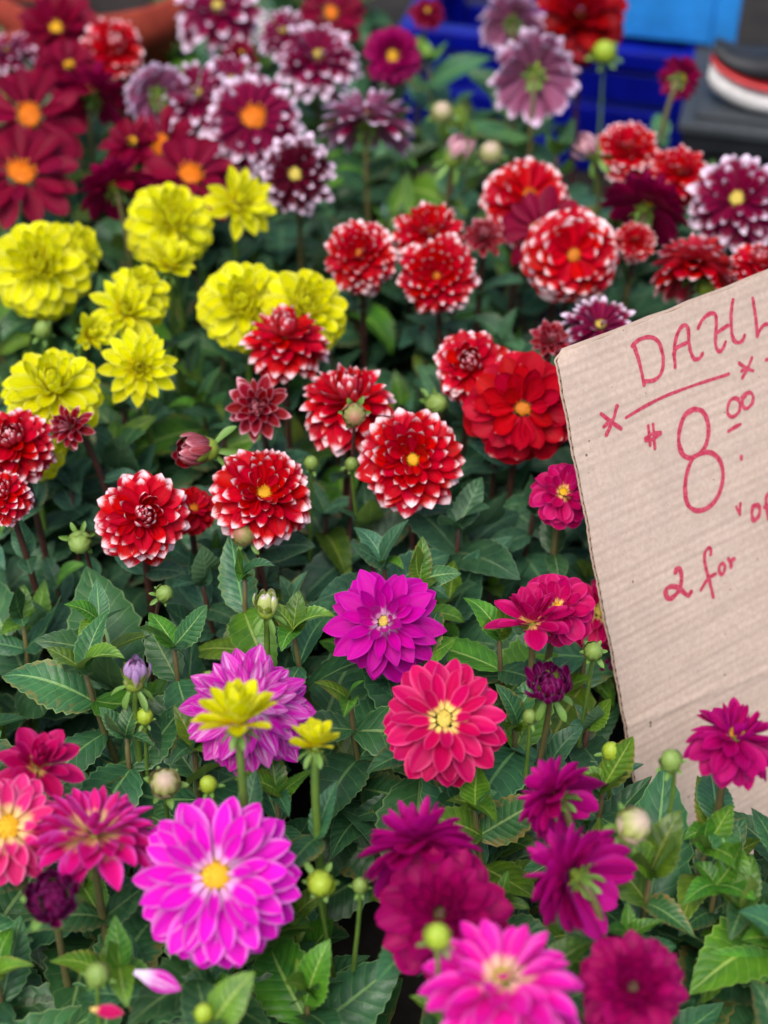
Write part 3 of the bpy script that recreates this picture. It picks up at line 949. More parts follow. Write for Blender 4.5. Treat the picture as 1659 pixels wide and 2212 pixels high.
c3 = lambda x, y: (1179.5 + x * 0.2890, 576.0 + y * 0.2890)
c4 = lambda x, y: (1289.2 + x * 0.22288, 960.1 + y * 0.22288)
cq = lambda x, y: (829.5 + x * 0.5, 553 + y * 0.5)
MM = 0.0040
for k, (st, wd, cv) in enumerate([
    ([[(655, 580), (700, 720), (735, 885)], [(645, 592), (700, 545), (780, 527), (840, 560), (870, 640), (878, 720), (860, 800), (810, 848), (742, 857)]], MM, c3),
    ([[(968, 750), (962, 660), (968, 560), (1000, 470), (1040, 437), (1065, 470), (1070, 560), (1085, 640), (1110, 690), (1150, 685), (1172, 650)], [(955, 655), (975, 610), (1050, 570)]], MM, c3),
    ([[(1140, 460), (1165, 405), (1215, 357), (1260, 352), (1275, 400), (1270, 500), (1270, 590), (1295, 633), (1325, 610), (1342, 565)], [(1280, 495), (1320, 465), (1360, 440)],
      [(1397, 250), (1385, 340), (1385, 450), (1400, 540), (1435, 568), (1470, 550), (1483, 515)]], MM, c3),
    ([[(1545, 240), (1560, 330), (1572, 430), (1578, 520)], [(1578, 515), (1600, 470), (1630, 435), (1665, 430), (1690, 455)]], MM, c3),
    ([[(600, 1128), (740, 1045), (900, 965), (1100, 890), (1270, 835), (1368, 803)]], MM * 0.85, c3),
    ([[(412, 1100), (480, 1155), (560, 1210)], [(530, 1040), (505, 1130), (450, 1258)], [(432, 1195), (480, 1152)]], MM, c3),
    ([[(1445, 722), (1500, 760), (1548, 778)], [(1538, 682), (1510, 755), (1468, 832)], [(1462, 780), (1500, 757)]], MM * 0.9, c3),
    ([[(1645, 697), (1690, 682)]], MM * 0.9, c3),
    ([[(765, 1190), (772, 1260), (780, 1335)], [(802, 1178), (808, 1270), (815, 1360)], [(742, 1282), (800, 1248), (858, 1238)], [(745, 1300), (800, 1287), (858, 1247)]], MM * 0.85, c3),
    ([[(1340, 662), (1300, 690), (1277, 760), (1277, 820), (1300, 865), (1340, 870), (1385, 830), (1403, 770), (1398, 710), (1375, 670), (1342, 662)],
      [(1335, 872), (1312, 930), (1302, 1000), (1312, 1070), (1350, 1100), (1400, 1088), (1443, 1040), (1466, 960), (1455, 890), (1420, 853), (1380, 850), (1340, 868)]], MM * 1.25, cq),
    ([[(1440, 990), (1395, 987), (1362, 1040), (1362, 1100), (1395, 1123), (1440, 1090), (1453, 1030), (1430, 990)]], MM * 0.95, c3),
    ([[(1500, 955), (1468, 1000), (1477, 1048), (1505, 1058), (1543, 1020), (1547, 965), (1525, 942), (1495, 948), (1465, 975)]], MM * 0.95, c3),
    ([[(1368, 1230), (1410, 1202), (1452, 1180)]], MM, c3),
    ([[(1403, 118), (1405, 142)]], MM * 1.0, c4),
    ([[(1354, 605), (1388, 675)], [(1390, 680), (1393, 572)]], MM * 0.8, c4),
    ([[(1560, 585), (1515, 610), (1507, 690), (1525, 735), (1568, 700), (1582, 620), (1555, 585)]], MM * 1.2, c4),
    ([[(1680, 470), (1650, 500), (1642, 560), (1655, 640), (1668, 720)], [(1630, 610), (1690, 595)]], MM * 1.2, c4),
    ([[(762, 1238), (772, 1212), (800, 1204), (820, 1260), (818, 1340), (800, 1410), (750, 1470), (705, 1495), (672, 1470), (670, 1410), (720, 1377), (790, 1390), (850, 1440), (888, 1463), (913, 1430)]], MM * 1.3, c4),
    ([[(1105, 1065), (1108, 1022), (1085, 1002), (1052, 1050), (1047, 1130), (1067, 1230), (1100, 1350), (1130, 1480)], [(1012, 1408), (1050, 1340), (1100, 1285), (1150, 1257)]], MM * 1.0, c4),
    ([[(1228, 1152), (1197, 1172), (1187, 1220), (1210, 1263), (1238, 1230), (1243, 1177), (1222, 1152)]], MM * 0.95, c4),
    ([[(1277, 1110), (1300, 1150), (1305, 1188)], [(1303, 1170), (1312, 1125), (1333, 1110)]], MM * 1.1, c4),
]):
    letter(st, wd, cv, k + 1)
SIGN_POLY = [(SC, 0)]


def on_sign(p):
    """signed distance to the card and whether its foot lies on it"""
    q = p - SC
    return q.dot(nrm_), (-0.02 < q.dot(rt_) < SIGN_W + 0.02 and -0.02 < q.dot(dn) < SIGN_H)

# ------------------------------------------------------------------ market goods behind the bed
def plastic(name, c, rough=0.4):
    return plain_mat(name, c, tuple(x * 0.75 for x in c[:3]) + (1,), 25, rough, 0.4, 0.1)


def box_verts(x0, x1, y0, y1, z0, z1):
    return [(x0, y0, z0), (x1, y0, z0), (x1, y1, z0), (x0, y1, z0), (x0, y0, z1), (x1, y0, z1), (x1, y1, z1), (x0, y1, z1)]


BOXF = [(0, 3, 2, 1), (4, 5, 6, 7), (0, 1, 5, 4), (1, 2, 6, 5), (2, 3, 7, 6), (3, 0, 4, 7)]


def box(name, dims, mat, parent):
    o = link(name, mesh_from(name, box_verts(*dims), BOXF, mat, smooth=False), parent)
    bv = o.modifiers.new('bevel', 'BEVEL')
    bv.width = 0.004
    bv.segments = 2
    return o


def crate(label, loc, rz, L, W, H, mat, z0=0.0, slats=3):
    t = thing('plastic_crate', label, 'crate', (loc[0], loc[1], z0), 'crates behind the flowers')
    t.rotation_euler.z = rz
    th = 0.012
    box('floor', (-L / 2 + th, L / 2 - th, -W / 2 + th, W / 2 - th, 0.0, 0.012), mat, t)
    for sx in (-1, 1):
        for sy in (-1, 1):
            x = sx * (L / 2 - 0.02)
            y = sy * (W / 2 - 0.02)
            box('corner_post', (x - 0.0185, x + 0.0185, y - 0.0185, y + 0.0185, 0.0, H - 0.03), mat, t)
    hs = (H - 0.03) / slats
    for k in range(slats):
        za, zb = k * hs + 0.004, (k + 1) * hs - 0.008
        for s in (-1, 1):
            ya = s * (W / 2 - th / 2 - 0.004)
            box('slat', (-L / 2 + 0.039, L / 2 - 0.039, ya - th / 2, ya + th / 2, za, zb), mat, t)
            xa = s * (L / 2 - th / 2 - 0.004)
            box('slat', (xa - th / 2, xa + th / 2, -W / 2 + 0.039, W / 2 - 0.039, za, zb), mat, t)
    for s in (-1, 1):
        y = s * (W / 2 - 0.012)
        box('rim', (-L / 2 - 0.004, L / 2 + 0.004, y - 0.016, y + 0.016, H - 0.03, H), mat, t)
        x = s * (L / 2 - 0.012)
        box('rim', (x - 0.016, x + 0.016, -W / 2 + 0.0045, W / 2 - 0.0045, H - 0.0295, H - 0.0005), mat, t)
    return t


BLUE = plastic('blue_plastic', srgb(5, 18, 145), 0.35)
SKYB = plastic('light_blue_plastic', srgb(50, 150, 235), 0.4)
BLACK = plastic('black_plastic', (0.02, 0.022, 0.026, 1), 0.5)
GREY = plastic('grey_plastic', (0.06, 0.068, 0.075, 1), 0.5)
REDP = plastic('red_plastic', srgb(200, 40, 46), 0.35)
WHT = plastic('white_plastic', srgb(225, 222, 220), 0.35)
TERRA = plain_mat('terracotta', srgb(160, 66, 48), srgb(136, 52, 40), 30, 0.8, 0.2)

crate('deep blue slatted crate behind the flowers with the light blue crate on it', (0.29, 2.36), RAD(-14), 0.46, 0.34, 0.215, BLUE)
crate('light blue crate stacked on top of the deep blue crate', (0.42, 2.31), RAD(-14), 0.27, 0.25, 0.15, SKYB, 0.217, 1)
crate('black low crate under the grey lid at the right', (0.70, 2.00), RAD(-14), 0.52, 0.24, 0.20, BLACK)
cl = thing('crate_lid', 'dark grey flat lid lying on the black low crate', 'lid', (0.70, 2.00, 0.2005))
cl.rotation_euler.z = RAD(-14)
box('board', (-0.27, 0.27, -0.13, 0.13, 0.0, 0.016), GREY, cl)
box('lip', (-0.25, 0.25, -0.11, 0.11, 0.0165, 0.024), GREY, cl)
def lathe(name, prof, mat, parent, sx=1.0, seg=32):
    vs = []
    for r_, z_ in prof:
        for s in range(seg):
            a = 2 * math.pi * s / seg
            vs.append((r_ * sx * math.cos(a), r_ * math.sin(a), z_))
    fs = []
    for j in range(len(prof) - 1):
        for s in range(seg):
            s2 = (s + 1) % seg
            fs.append((j * seg + s, j * seg + s2, (j + 1) * seg + s2, (j + 1) * seg + s))
    return link(name, mesh_from(name, vs, fs, mat), parent)


# a dark shoe with white sole and red stripe on the lid
q, _ = at(1530, 185, 0.24)
sh = thing('shoe', 'dark shoe with a white sole and red stripe on the grey lid', 'shoe', (q.x, q.y, 0.2252))
sh.rotation_euler.z = RAD(-20)


def loft(name, z0, z1, grow, mat):
    """a band of the shoe between two heights; toe at x = 0, heel at x = 0.29"""
    vs, n, m = [], 24, 14
    for i_ in range(n + 1):
        f = i_ / n
        hw = (0.05 * math.sin(math.pi * min(1.0, f * 0.62 + 0.12)) ** 0.7 - 0.012 * f) * (1.0 if 0.02 < f < 0.98 else 0.55)
        toe = 0.022 * max(0.0, 1 - f / 0.25) ** 2
        top = z1(f) if callable(z1) else z1
        for j_ in range(m):
            a = 2 * math.pi * j_ / m
            c_, s_ = math.cos(a), math.sin(a)
            hgt = z0 + (top - z0) * (0.5 + 0.5 * max(-1.0, min(1.0, s_ * 1.3)))
            vs.append((f * 0.29, c_ * (hw + grow) * (1.0 if s_ < 0.4 else 0.9), hgt + toe))
    fs = []
    for i_ in range(n):
        for j_ in range(m):
            j2 = (j_ + 1) % m
            fs.append((i_ * m + j_, i_ * m + j2, (i_ + 1) * m + j2, (i_ + 1) * m + j_))
    fs.append(tuple(range(m)))
    fs.append(tuple(range(n * m, (n + 1) * m))[::-1])
    return link(name, mesh_from(name, vs, fs, mat), sh)


loft('sole', 0.0, 0.034, 0.003, WHT)
loft('stripe', 0.0335, 0.046, 0.001, REDP)
loft('upper', 0.044, lambda f: 0.062 + 0.06 * min(1.0, f * 1.6) ** 1.5, -0.002, BLACK)


def pot(label, px, py, z, R, H):
    q, _ = at(px, py, z)
    t = thing('terracotta_pot', label, 'pot', (q.x, q.y, 0), 'pots behind the flowers')
    lathe('body', [(0.001, 0), (R * 0.68, 0), (R * 0.7, 0.004), (R * 0.92, H * 0.78), (R * 0.93, H * 0.8)], TERRA, t)
    lathe('rim', [(R * 0.93, H * 0.79), (R, H * 0.79), (R * 1.02, H), (R * 0.94, H), (R * 0.9, H * 0.75), (R * 0.85, H * 0.72)], TERRA, t)
    s = lathe('soil', [(0.001, H * 0.85), (R * 0.9, H * 0.84)], GROUND, t)
    return t


pot('terracotta pot behind the crimson flower at the upper edge', 215, 0, 0.30, 0.15, 0.34)
pot('terracotta pot at the upper left corner of the bed', 10, 45, 0.30, 0.11, 0.33)
q, _ = at(570, 55, 0.2)
t = thing('plant_tray', 'dark grey plastic tub behind the purple and white blooms', 'tub', (q.x, q.y + 0.1, 0))
lathe('body', [(0.001, 0), (0.12, 0), (0.14, 0.2)], GREY, t)
lathe('rim', [(0.14, 0.2005), (0.152, 0.203), (0.152, 0.218), (0.135, 0.214), (0.115, 0.02), (0.001, 0.02)], GREY, t)

# ------------------------------------------------------------------ the dahlias (place and size read from the photograph)
# kind, x, y, diameter, facing right, facing up, label, extras
FL = [
 # far rows
 ('crimson_full', 120, 55, 190, -0.2, 0.55, 'dark crimson dahlia in front of the terracotta pot', dict()),
 ('purple_white', 15, 100, 115, -0.3, 0.9, 'white-tipped purple dahlia cut by the left edge near the top', dict()),
 ('red_ball', 248, 98, 140, 0.2, 0.55, 'pale-tipped red ball dahlia beside the terracotta pot', dict()),
 ('crimson_full', 205, 185, 185, 0.3, 0.85, 'dark magenta-crimson dahlia below the pale-tipped red ball', dict(back=True)),
 ('purple_white', 330, 200, 150, -0.35, 0.35, 'lilac-backed purple and white dahlia turned away, green calyx showing', dict(back=True)),
 ('purple_white', 425, 190, 200, 0.1, 0.8, 'white-tipped purple dahlia above the one with a large orange centre', dict()),
 ('crimson_full', 525, 110, 80, 0.4, 0.8, 'small half-open crimson dahlia above the white-tipped purple flowers', dict()),
 ('purple_orange', 548, 250, 225, 0.08, 0.38, 'white-tipped crimson-purple dahlia with a large orange centre', dict()),
 ('crimson', 62, 245, 245, -0.15, 0.42, 'dark crimson single dahlia with orange centre, upper of two at left', dict()),
 ('crimson', 45, 368, 255, -0.1, 0.55, 'dark crimson single dahlia with orange centre, lower of two at left', dict()),
 ('crimson', 412, 372, 215, 0.0, 0.62, 'dark crimson single dahlia with orange centre above the yellow blooms', dict()),
 ('crimson', 345, 310, 170, -0.55, 0.3, 'dark crimson dahlia half hidden, facing sideways behind the orange-centred one', dict()),
 ('crimson_full', 240, 390, 165, -0.35, 0.82, 'dark crimson dahlia seen from behind, left of the yellow blooms', dict(back=True)),
 ('purple_dark', 637, 375, 180, -0.1, 0.1, 'very dark purple dahlia with white tips and small yellow eye', dict()),
 ('purple_white', 470, 5, 190, 0.0, 0.7, 'white-tipped purple dahlia cut by the top edge of the picture', dict()),
 ('crimson', 715, 25, 150, -0.05, 0.35, 'dark crimson dahlia with golden centre at the top edge', dict()),
 ('purple_white', 690, 110, 190, 0.1, 0.75, 'domed white-tipped purple dahlia below the golden-centred crimson one', dict()),
 ('wine', 848, 120, 125, 0.0, 0.1, 'round dark wine dahlia with a bright yellow eye', dict(disc=('yellow', 0.2))),
 ('purple_white', 797, 240, 215, 0.12, 0.95, 'large white-tipped purple dahlia seen from below its rim', dict(back=True)),
 ('purple_white', 1105, 35, 145, -0.1, 0.5, 'lilac and purple dahlia seen from behind at the top edge', dict(back=True)),
 ('deep_red', 1255, 20, 200, 0.0, 0.5, 'large deep red double dahlia at the top before the blue crates', dict()),
 ('purple_white', 1155, 155, 190, 0.0, 0.25, 'white-tipped purple dahlia seen squarely from behind, green calyx centred', dict(back=True)),
 ('crimson_full', 925, 20, 80, 0.2, 0.7, 'small crimson dahlia at the top above the blue crate', dict()),
 ('crimson_full', 1478, 165, 95, 0.55, 0.3, 'small purple-crimson dahlia from behind in front of the dark crates', dict(back=True, width=0.8)),
 ('crimson_full', 150, 135, 150, 0.1, 0.8, 'dark crimson dahlia squeezed between the upper left crimson blooms', dict()),
 ('crimson_full', 285, 300, 140, -0.2, 0.75, 'dark crimson dahlia behind the sideways crimson one with orange centre', dict()),
 ('purple_white', 505, 165, 165, 0.2, 0.85, 'white-tipped purple dahlia just behind the large orange-centred one', dict()),
 ('purple_white', 610, 60, 120, -0.2, 0.8, 'small white-tipped purple dahlia left of the golden-centred crimson one', dict()),
 # right group
 ('red_dots', 1357, 310, 145, 0.05, 0.65, 'red ball dahlia with white dots, uppermost at the right', dict()),
 ('red_dots', 1468, 362, 135, 0.1, 0.7, 'red white-dotted ball dahlia half hidden left of the white-tipped purple bloom', dict()),
 ('purple_white', 1592, 425, 225, 0.0, 0.3, 'large purple dahlia with white tips and cream eye at the right edge', dict()),
 ('crimson_full', 1405, 432, 190, 0.35, 0.82, 'dark crimson dahlia seen from behind near the right group of red balls', dict(back=True)),
 ('red_open', 1147, 418, 200, 0.3, 0.45, 'bright red dahlia with orange centre and white dots behind the dark crimson one', dict()),
 ('crimson', 1163, 495, 190, -0.45, 0.25, 'dark crimson dahlia with yellow stamens wedged between two red dotted blooms', dict()),
 ('red_open', 1240, 550, 210, 0.1, 0.08, 'bright red dahlia with white dotted tips facing out, orange twisted centre', dict()),
 ('red_dots', 1372, 512, 90, 0.0, 0.6, 'small white-tipped red dahlia tucked under the dark crimson back-turned one', dict(z=0.36)),
 ('red_ball', 1502, 555, 180, 0.1, 0.93, 'red dahlia striped with white seen from under its rim', dict(back=True)),
 ('red_ball', 1640, 562, 130, 0.2, 0.7, 'red white-tipped dahlia cut by the right edge above the sign', dict()),
 ('red_dots', 930, 492, 172, 0.05, 0.68, 'red white-dotted ball dahlia behind the round camera-facing one', dict()),
 ('red_young', 1045, 508, 92, 0.0, 0.4, 'small pinkish young red dahlia between the larger red balls', dict()),
 ('red_dots', 775, 543, 158, -0.1, 0.35, 'red white-dotted ball dahlia, first of the red balls from the yellow blooms', dict()),
 ('red_dots', 943, 595, 186, -0.05, 0.04, 'round red dahlia ringed with rows of white dots facing straight out', dict()),
 ('purple_white', 1298, 695, 165, 0.1, 0.75, 'magenta dahlia with white tips peeking over the top edge of the sign', dict()),
 ('red_young', 1190, 732, 85, 0.1, 0.35, 'small half-open red dahlia with pinkish buttons beside the sign corner', dict()),
 # yellow group
 ('yellow', 170, 530, 125, 0.5, 0.45, 'yellow dahlia half hidden behind the big yellow one at left', dict()),
 ('yellow', 84, 565, 212, -0.1, 0.3, 'big round yellow dahlia cut by the left edge', dict()),
 ('yellow', 372, 468, 195, 0.1, 0.45, 'big yellow dahlia, topmost of the yellow group', dict()),
 ('yellow_young', 520, 432, 155, 0.35, 0.35, 'yellow dahlia tilted to the right on a long bare green stem', dict()),
 ('yellow_cup', 368, 565, 118, 0.05, 0.85, 'half-open yellow dahlia right below the topmost yellow bloom', dict()),
 ('yellow', 525, 648, 205, -0.1, 0.3, 'large yellow dahlia behind the red white-tipped one', dict()),
 ('yellow', 662, 660, 205, 0.2, 0.4, 'large yellow dahlia showing right of the red white-tipped one', dict()),
 ('yellow', 300, 622, 140, 0.1, 0.6, 'flat yellow dahlia, highest of the three in a column', dict()),
 ('yellow_young', 272, 668, 155, 0.1, 0.4, 'yellow dahlia in the middle of the column of three', dict()),
 ('yellow_young', 300, 792, 170, 0.02, 0.05, 'yellow dahlia with a tight closed centre, lowest of the column of three', dict()),
 ('yellow_cup', 193, 722, 82, 0.55, 0.35, 'small half-open yellow dahlia turned right beside the column of three', dict()),
 ('yellow', 112, 828, 218, 0.0, 0.6, 'broad flat yellow dahlia at the left below the others', dict()),
 ('yellow', 72, 962, 140, 0.0, 0.3, 'yellow dahlia mostly hidden behind the red ones at the left edge', dict(z=0.34)),
 # red group in focus
 ('red_ball', 615, 715, 182, 0.0, 0.84, 'red white-tipped dahlia in front of the large yellow blooms', dict()),
 ('red_ball', 757, 850, 215, 0.02, 0.82, 'domed red dahlia with white tips and a round bud before it', dict()),
 ('red_young', 556, 878, 138, -0.1, 0.08, 'small dark red dahlia with a tight purplish closed centre', dict()),
 ('red_young', 148, 922, 100, -0.55, 0.1, 'half-open red and white dahlia turned left on a dark stem', dict()),
 ('red_ball', 28, 948, 165, -0.25, 0.45, 'red white-tipped dahlia at the left edge over the hidden yellow one', dict()),
 ('red_ball', 5, 1062, 120, -0.3, 0.5, 'red dahlia cut by the left edge, lower of the two there', dict()),
 ('red_ball_open', 572, 1060, 232, 0.12, 0.3, 'red dahlia with wide white tips and a wisp of yellow stamens', dict()),
 ('red_ball_open', 892, 992, 228, 0.05, 0.06, 'round red white-tipped dahlia with a yellow button centre', dict()),
 ('red_ball', 312, 1112, 212, 0.12, 0.1, 'red dahlia with pointed white tips and a closed swirling centre', dict()),
 ('scarlet', 420, 1095, 110, 0.2, 0.5, 'plain red dahlia half hidden behind the closed-centred red one', dict(z=0.33)),
 ('red_ball', 1015, 782, 168, -0.1, 0.25, 'red white-tipped dahlia behind the large scarlet open one', dict()),
 ('scarlet', 1130, 882, 245, 0.08, 0.06, 'large scarlet open dahlia with yellow stamens beside the sign', dict()),
 ('raspberry', 1218, 1060, 145, 0.15, 0.4, 'pink-magenta dahlia tucked against the left edge of the sign', dict()),
 # middle and front
 ('magenta', 828, 1340, 255, -0.02, 0.12, 'vivid magenta pointed-petal dahlia in the middle of the picture', dict()),
 ('raspberry', 1205, 1312, 175, 0.05, 0.25, 'raspberry pink dahlia with yellow eye behind the half-open one', dict()),
 ('raspberry_young', 1148, 1330, 185, -0.05, 0.86, 'half-open raspberry dahlia with a tall closed centre on a brown stem', dict()),
 ('coral', 1300, 1318, 160, 0.3, 0.3, 'red-pink dahlia cut off by the left edge of the sign', dict(z=0.275)),
 ('magenta_white', 535, 1520, 285, 0.0, 0.3, 'magenta dahlia streaked with white behind the yellow half-open one', dict()),
 ('yellow_cup', 512, 1545, 180, -0.08, 0.9, 'half-open yellow dahlia in front of the white-streaked magenta one', dict(z=0.445)),
 ('yellow_cup', 682, 1600, 112, 0.05, 0.93, 'small cup-shaped yellow dahlia right of the white-streaked magenta one', dict(z=0.42)),
 ('coral', 960, 1550, 268, 0.05, 0.22, 'red-pink dahlia with yellow petal bases below the vivid magenta one', dict()),
 ('burgundy', 1185, 1702, 200, -0.62, 0.66, 'burgundy dahlia seen from behind, nearest to the foot of the sign', dict(back=True)),
 ('burgundy', 898, 1800, 255, -0.15, 0.92, 'burgundy dahlia seen from behind, above the big dark wine one', dict(back=True)),
 ('burgundy', 1215, 1872, 245, -0.72, 0.48, 'burgundy dahlia seen from behind with a green calyx beside the tall pale bud', dict(back=True)),
 ('wine', 950, 1970, 300, -0.05, 0.12, 'big dark wine-red dahlia with a purple twist in its centre', dict()),
 ('raspberry_young', 82, 1645, 185, 0.1, 0.6, 'raspberry dahlia with dark closed centre above the pink blooms at left', dict()),
 ('pale_coral', 18, 1785, 235, 0.0, 0.15, 'coral-pink dahlia with golden centre cut by the left edge', dict()),
 ('violet_coral', 205, 1780, 285, 0.0, 0.9, 'coral dahlia with violet petal edges and cream base, seen from the side', dict()),
 ('pink', 465, 1890, 370, -0.03, 0.08, 'large bright pink dahlia with golden centre, biggest bloom in front', dict()),
 ('hot_pink', 1085, 2095, 375, 0.0, 0.76, 'large hot pink dahlia with spread petals at the bottom edge', dict(z=0.41)),
 ('wine', 1368, 2130, 240, 0.0, 0.12, 'round dark wine dahlia at the bottom right of the hot pink one', dict()),
 ('burgundy', 1592, 1578, 195, 0.3, 0.76, 'dark magenta dahlia in front of the lower part of the sign', dict(disc=('yellow', 0.14), z=0.40)),
]
for i, (k, x, y, d, fx, fy, lab, ex) in enumerate(FL):
    make_flower(k, x, y, d, fx, fy, lab, seed=i + 1, group='dahlia flowers', **ex)

# opening buds that already show petals
OB = [
 ('blush_bud', 985, 330, 62, 0.3, 0.75, 'pink and white opening bud behind the red balls', dict()),
 ('blush_bud', 1275, 322, 58, -0.5, 0.55, 'pink opening bud beside the uppermost white-dotted red ball', dict()),
 ('red_bud', 432, 972, 82, -0.75, -0.05, 'red and white opening bud pointing left above the closed-centred red bloom', dict()),
 ('lime_bud', 576, 1310, 60, 0.0, 0.72, 'pale green opening bud with whitish tips left of the vivid magenta bloom', dict()),
 ('lilac_bud', 290, 1462, 70, 0.0, 0.72, 'lilac opening bud with upright petal tips left of the white-streaked magenta bloom', dict()),
 ('plum_bud', 1188, 1487, 74, 0.0, 0.5, 'round purple opening bud with tight petals below the half-open raspberry bloom', dict()),
 ('plum_bud', 115, 1940, 88, 0.0, 0.15, 'dark purple tight round bud under the coral blooms at left', dict()),
 ('plum_bud', 1305, 1440, 48, 0.0, 0.72, 'narrow magenta bud touching the left edge of the sign', dict(z=0.22)),
]
for i, (k, x, y, d, fx, fy, lab, ex) in enumerate(OB):
    make_flower(k, x, y, d, fx, fy, lab, seed=200 + i, name='opening_bud', cat='bud', group='opening dahlia buds', leaves=0, **ex)

BD = [
 ('blush', 1060, 330, 50, 'whitish round bud right of the pink opening one', dict()),
 ('blush', 955, 242, 46, 'whitish bud on a thin stem behind the large back-turned purple bloom', dict(fy=0.5)),
 ('lime', 1305, 112, 48, 'yellow-green bud in front of the deep blue crates', dict()),
 ('lime', 1530, 622, 50, 'pale green bud just above the top edge of the sign', dict()),
 ('green', 92, 712, 38, 'small green bud under the big round yellow bloom at left', dict()),
 ('red', 766, 896, 50, 'round striped bud hanging before the domed red bloom', dict(fy=-0.3, stem='dark', z=0.41)),
 ('green', 943, 872, 46, 'green bud with star sepals between the round red and scarlet blooms', dict(fy=0.1, fx=0.6)),
 ('green', 672, 1000, 32, 'tiny green bud right of the wide-tipped red bloom', dict()),
 ('green', 760, 1002, 30, 'tiny green bud left of the round yellow-buttoned red bloom', dict(z=0.34)),
 ('red', 527, 1155, 48, 'greenish red bud right under the wide-tipped red bloom', dict(fx=-0.5, fy=0.2, stem='dark')),
 ('green', 172, 1172, 50, 'nodding green bud with drooping sepals at left below the red blooms', dict(fy=-0.5, stem='dark')),
 ('green', 355, 1282, 38, 'small green bud under the closed-centred red bloom', dict(fx=0.4, fy=0.3, stem='dark')),
 ('green', 1282, 1407, 42, 'round green bud beside the left edge of the sign', dict(fy=0.2)),
 ('lime', 313, 1547, 36, 'small lime green bud below the lilac opening bud', dict()),
 ('green', 1145, 1547, 32, 'small green bud on a thin stem below the purple opening bud', dict()),
 ('green', 452, 1467, 36, 'narrow green bud left above the white-streaked magenta bloom', dict(fy=0.7)),
 ('blush', 356, 1692, 62, 'pale green bud with pinkish top above the biggest pink bloom', dict(fy=0.3)),
 ('lime', 450, 1694, 38, 'small lime bud right of the pale pinkish one', dict(fx=-0.3)),
 ('lime', 692, 1908, 56, 'smooth yellow-green bud right of the biggest pink bloom', dict(fy=-0.2, fx=0.1)),
 ('green', 210, 2105, 54, 'green round bud low near the lower left corner', dict()),
 ('lime', 440, 2188, 42, 'small lime bud at the bottom edge below the biggest pink bloom', dict()),
 ('lime', 945, 2022, 56, 'lime bud standing before the big dark wine bloom', dict(fy=0.7, z=0.44)),
 ('blush', 1370, 1782, 74, 'large pale bud with pinkish side on a tall bare stem', dict(fx=0.55, fy=0.3, stem='mix', z=0.40)),
 ('green', 1450, 1642, 48, 'green bud in front of the foot of the sign', dict(fx=-0.2, z=0.40)),
 ('lime', 1320, 1622, 40, 'roundish green bud in the leaves left of the sign foot', dict(z=0.33)),
 ('green', 778, 1912, 34, 'small green bud in the leaves beside the big dark wine bloom', dict(z=0.34)),
]
for i, (k, x, y, d, lab, ex) in enumerate(BD):
    make_bud(k, x, y, d, lab, seed=i + 1, **ex)

# ------------------------------------------------------------------ leaves
SIGN_SCREEN = [(1190, 760), (1659, 570), (1900, 480), (1900, 1760), (1659, 1715), (1395, 1745)]


def in_poly(x, y, poly):
    c = False
    n = len(poly)
    for i in range(n):
        x1, y1 = poly[i]
        x2, y2 = poly[(i + 1) % n]
        if (y1 > y) != (y2 > y) and x < (x2 - x1) * (y - y1) / (y2 - y1) + x1:
            c = not c
    return c


def leaf_ok(p, d, L):
    """a leaf may not cut through a head, hide one from the picture's side or pierce the card"""
    d = d.normalized()
    sides = []
    for f in (0.15, 0.55, 1.0):
        q = p + d * L * f
        if q.z < 0.01:
            return False
        sx, sy, dep = project(q)
        for (x, y, r, hd, head, R) in DISCLIST:
            if (q - head).length < R * 0.75:
                return False
            if dep < hd + R * 0.3:
                mar = 0.92 * r if r > 40 else r + 8
                if (sx - x) ** 2 + (sy - y) ** 2 < mar * mar:
                    return False
        s, on = on_sign(q)
        if on:
            sides.append(s)
            if abs(s) < 0.012:
                return False
            if s > 0 and in_poly(sx, sy, SIGN_SCREEN):
                return False
    if sides and min(sides) < 0 < max(sides):
        return False
    return True


for root, base, tp, d, L, kind, rnd in LEAFQ:
    if leaf_ok(base + tp, d, L):
        put_leaf(root, tp, d, Vector((0, 0, 1)), L, kind, rnd)


def nearest_label(sx, sy, used):
    best = None
    for x, y, lab in [(f[1], f[2], f[6]) for f in FL + OB] + [(b[1], b[2], b[4]) for b in BD]:
        if lab in used:
            continue
        q = (x - sx) ** 2 + (y - sy) ** 2
        if best is None or q < best[0]:
            best = (q, lab)
    return best[1]


used_labels = set()


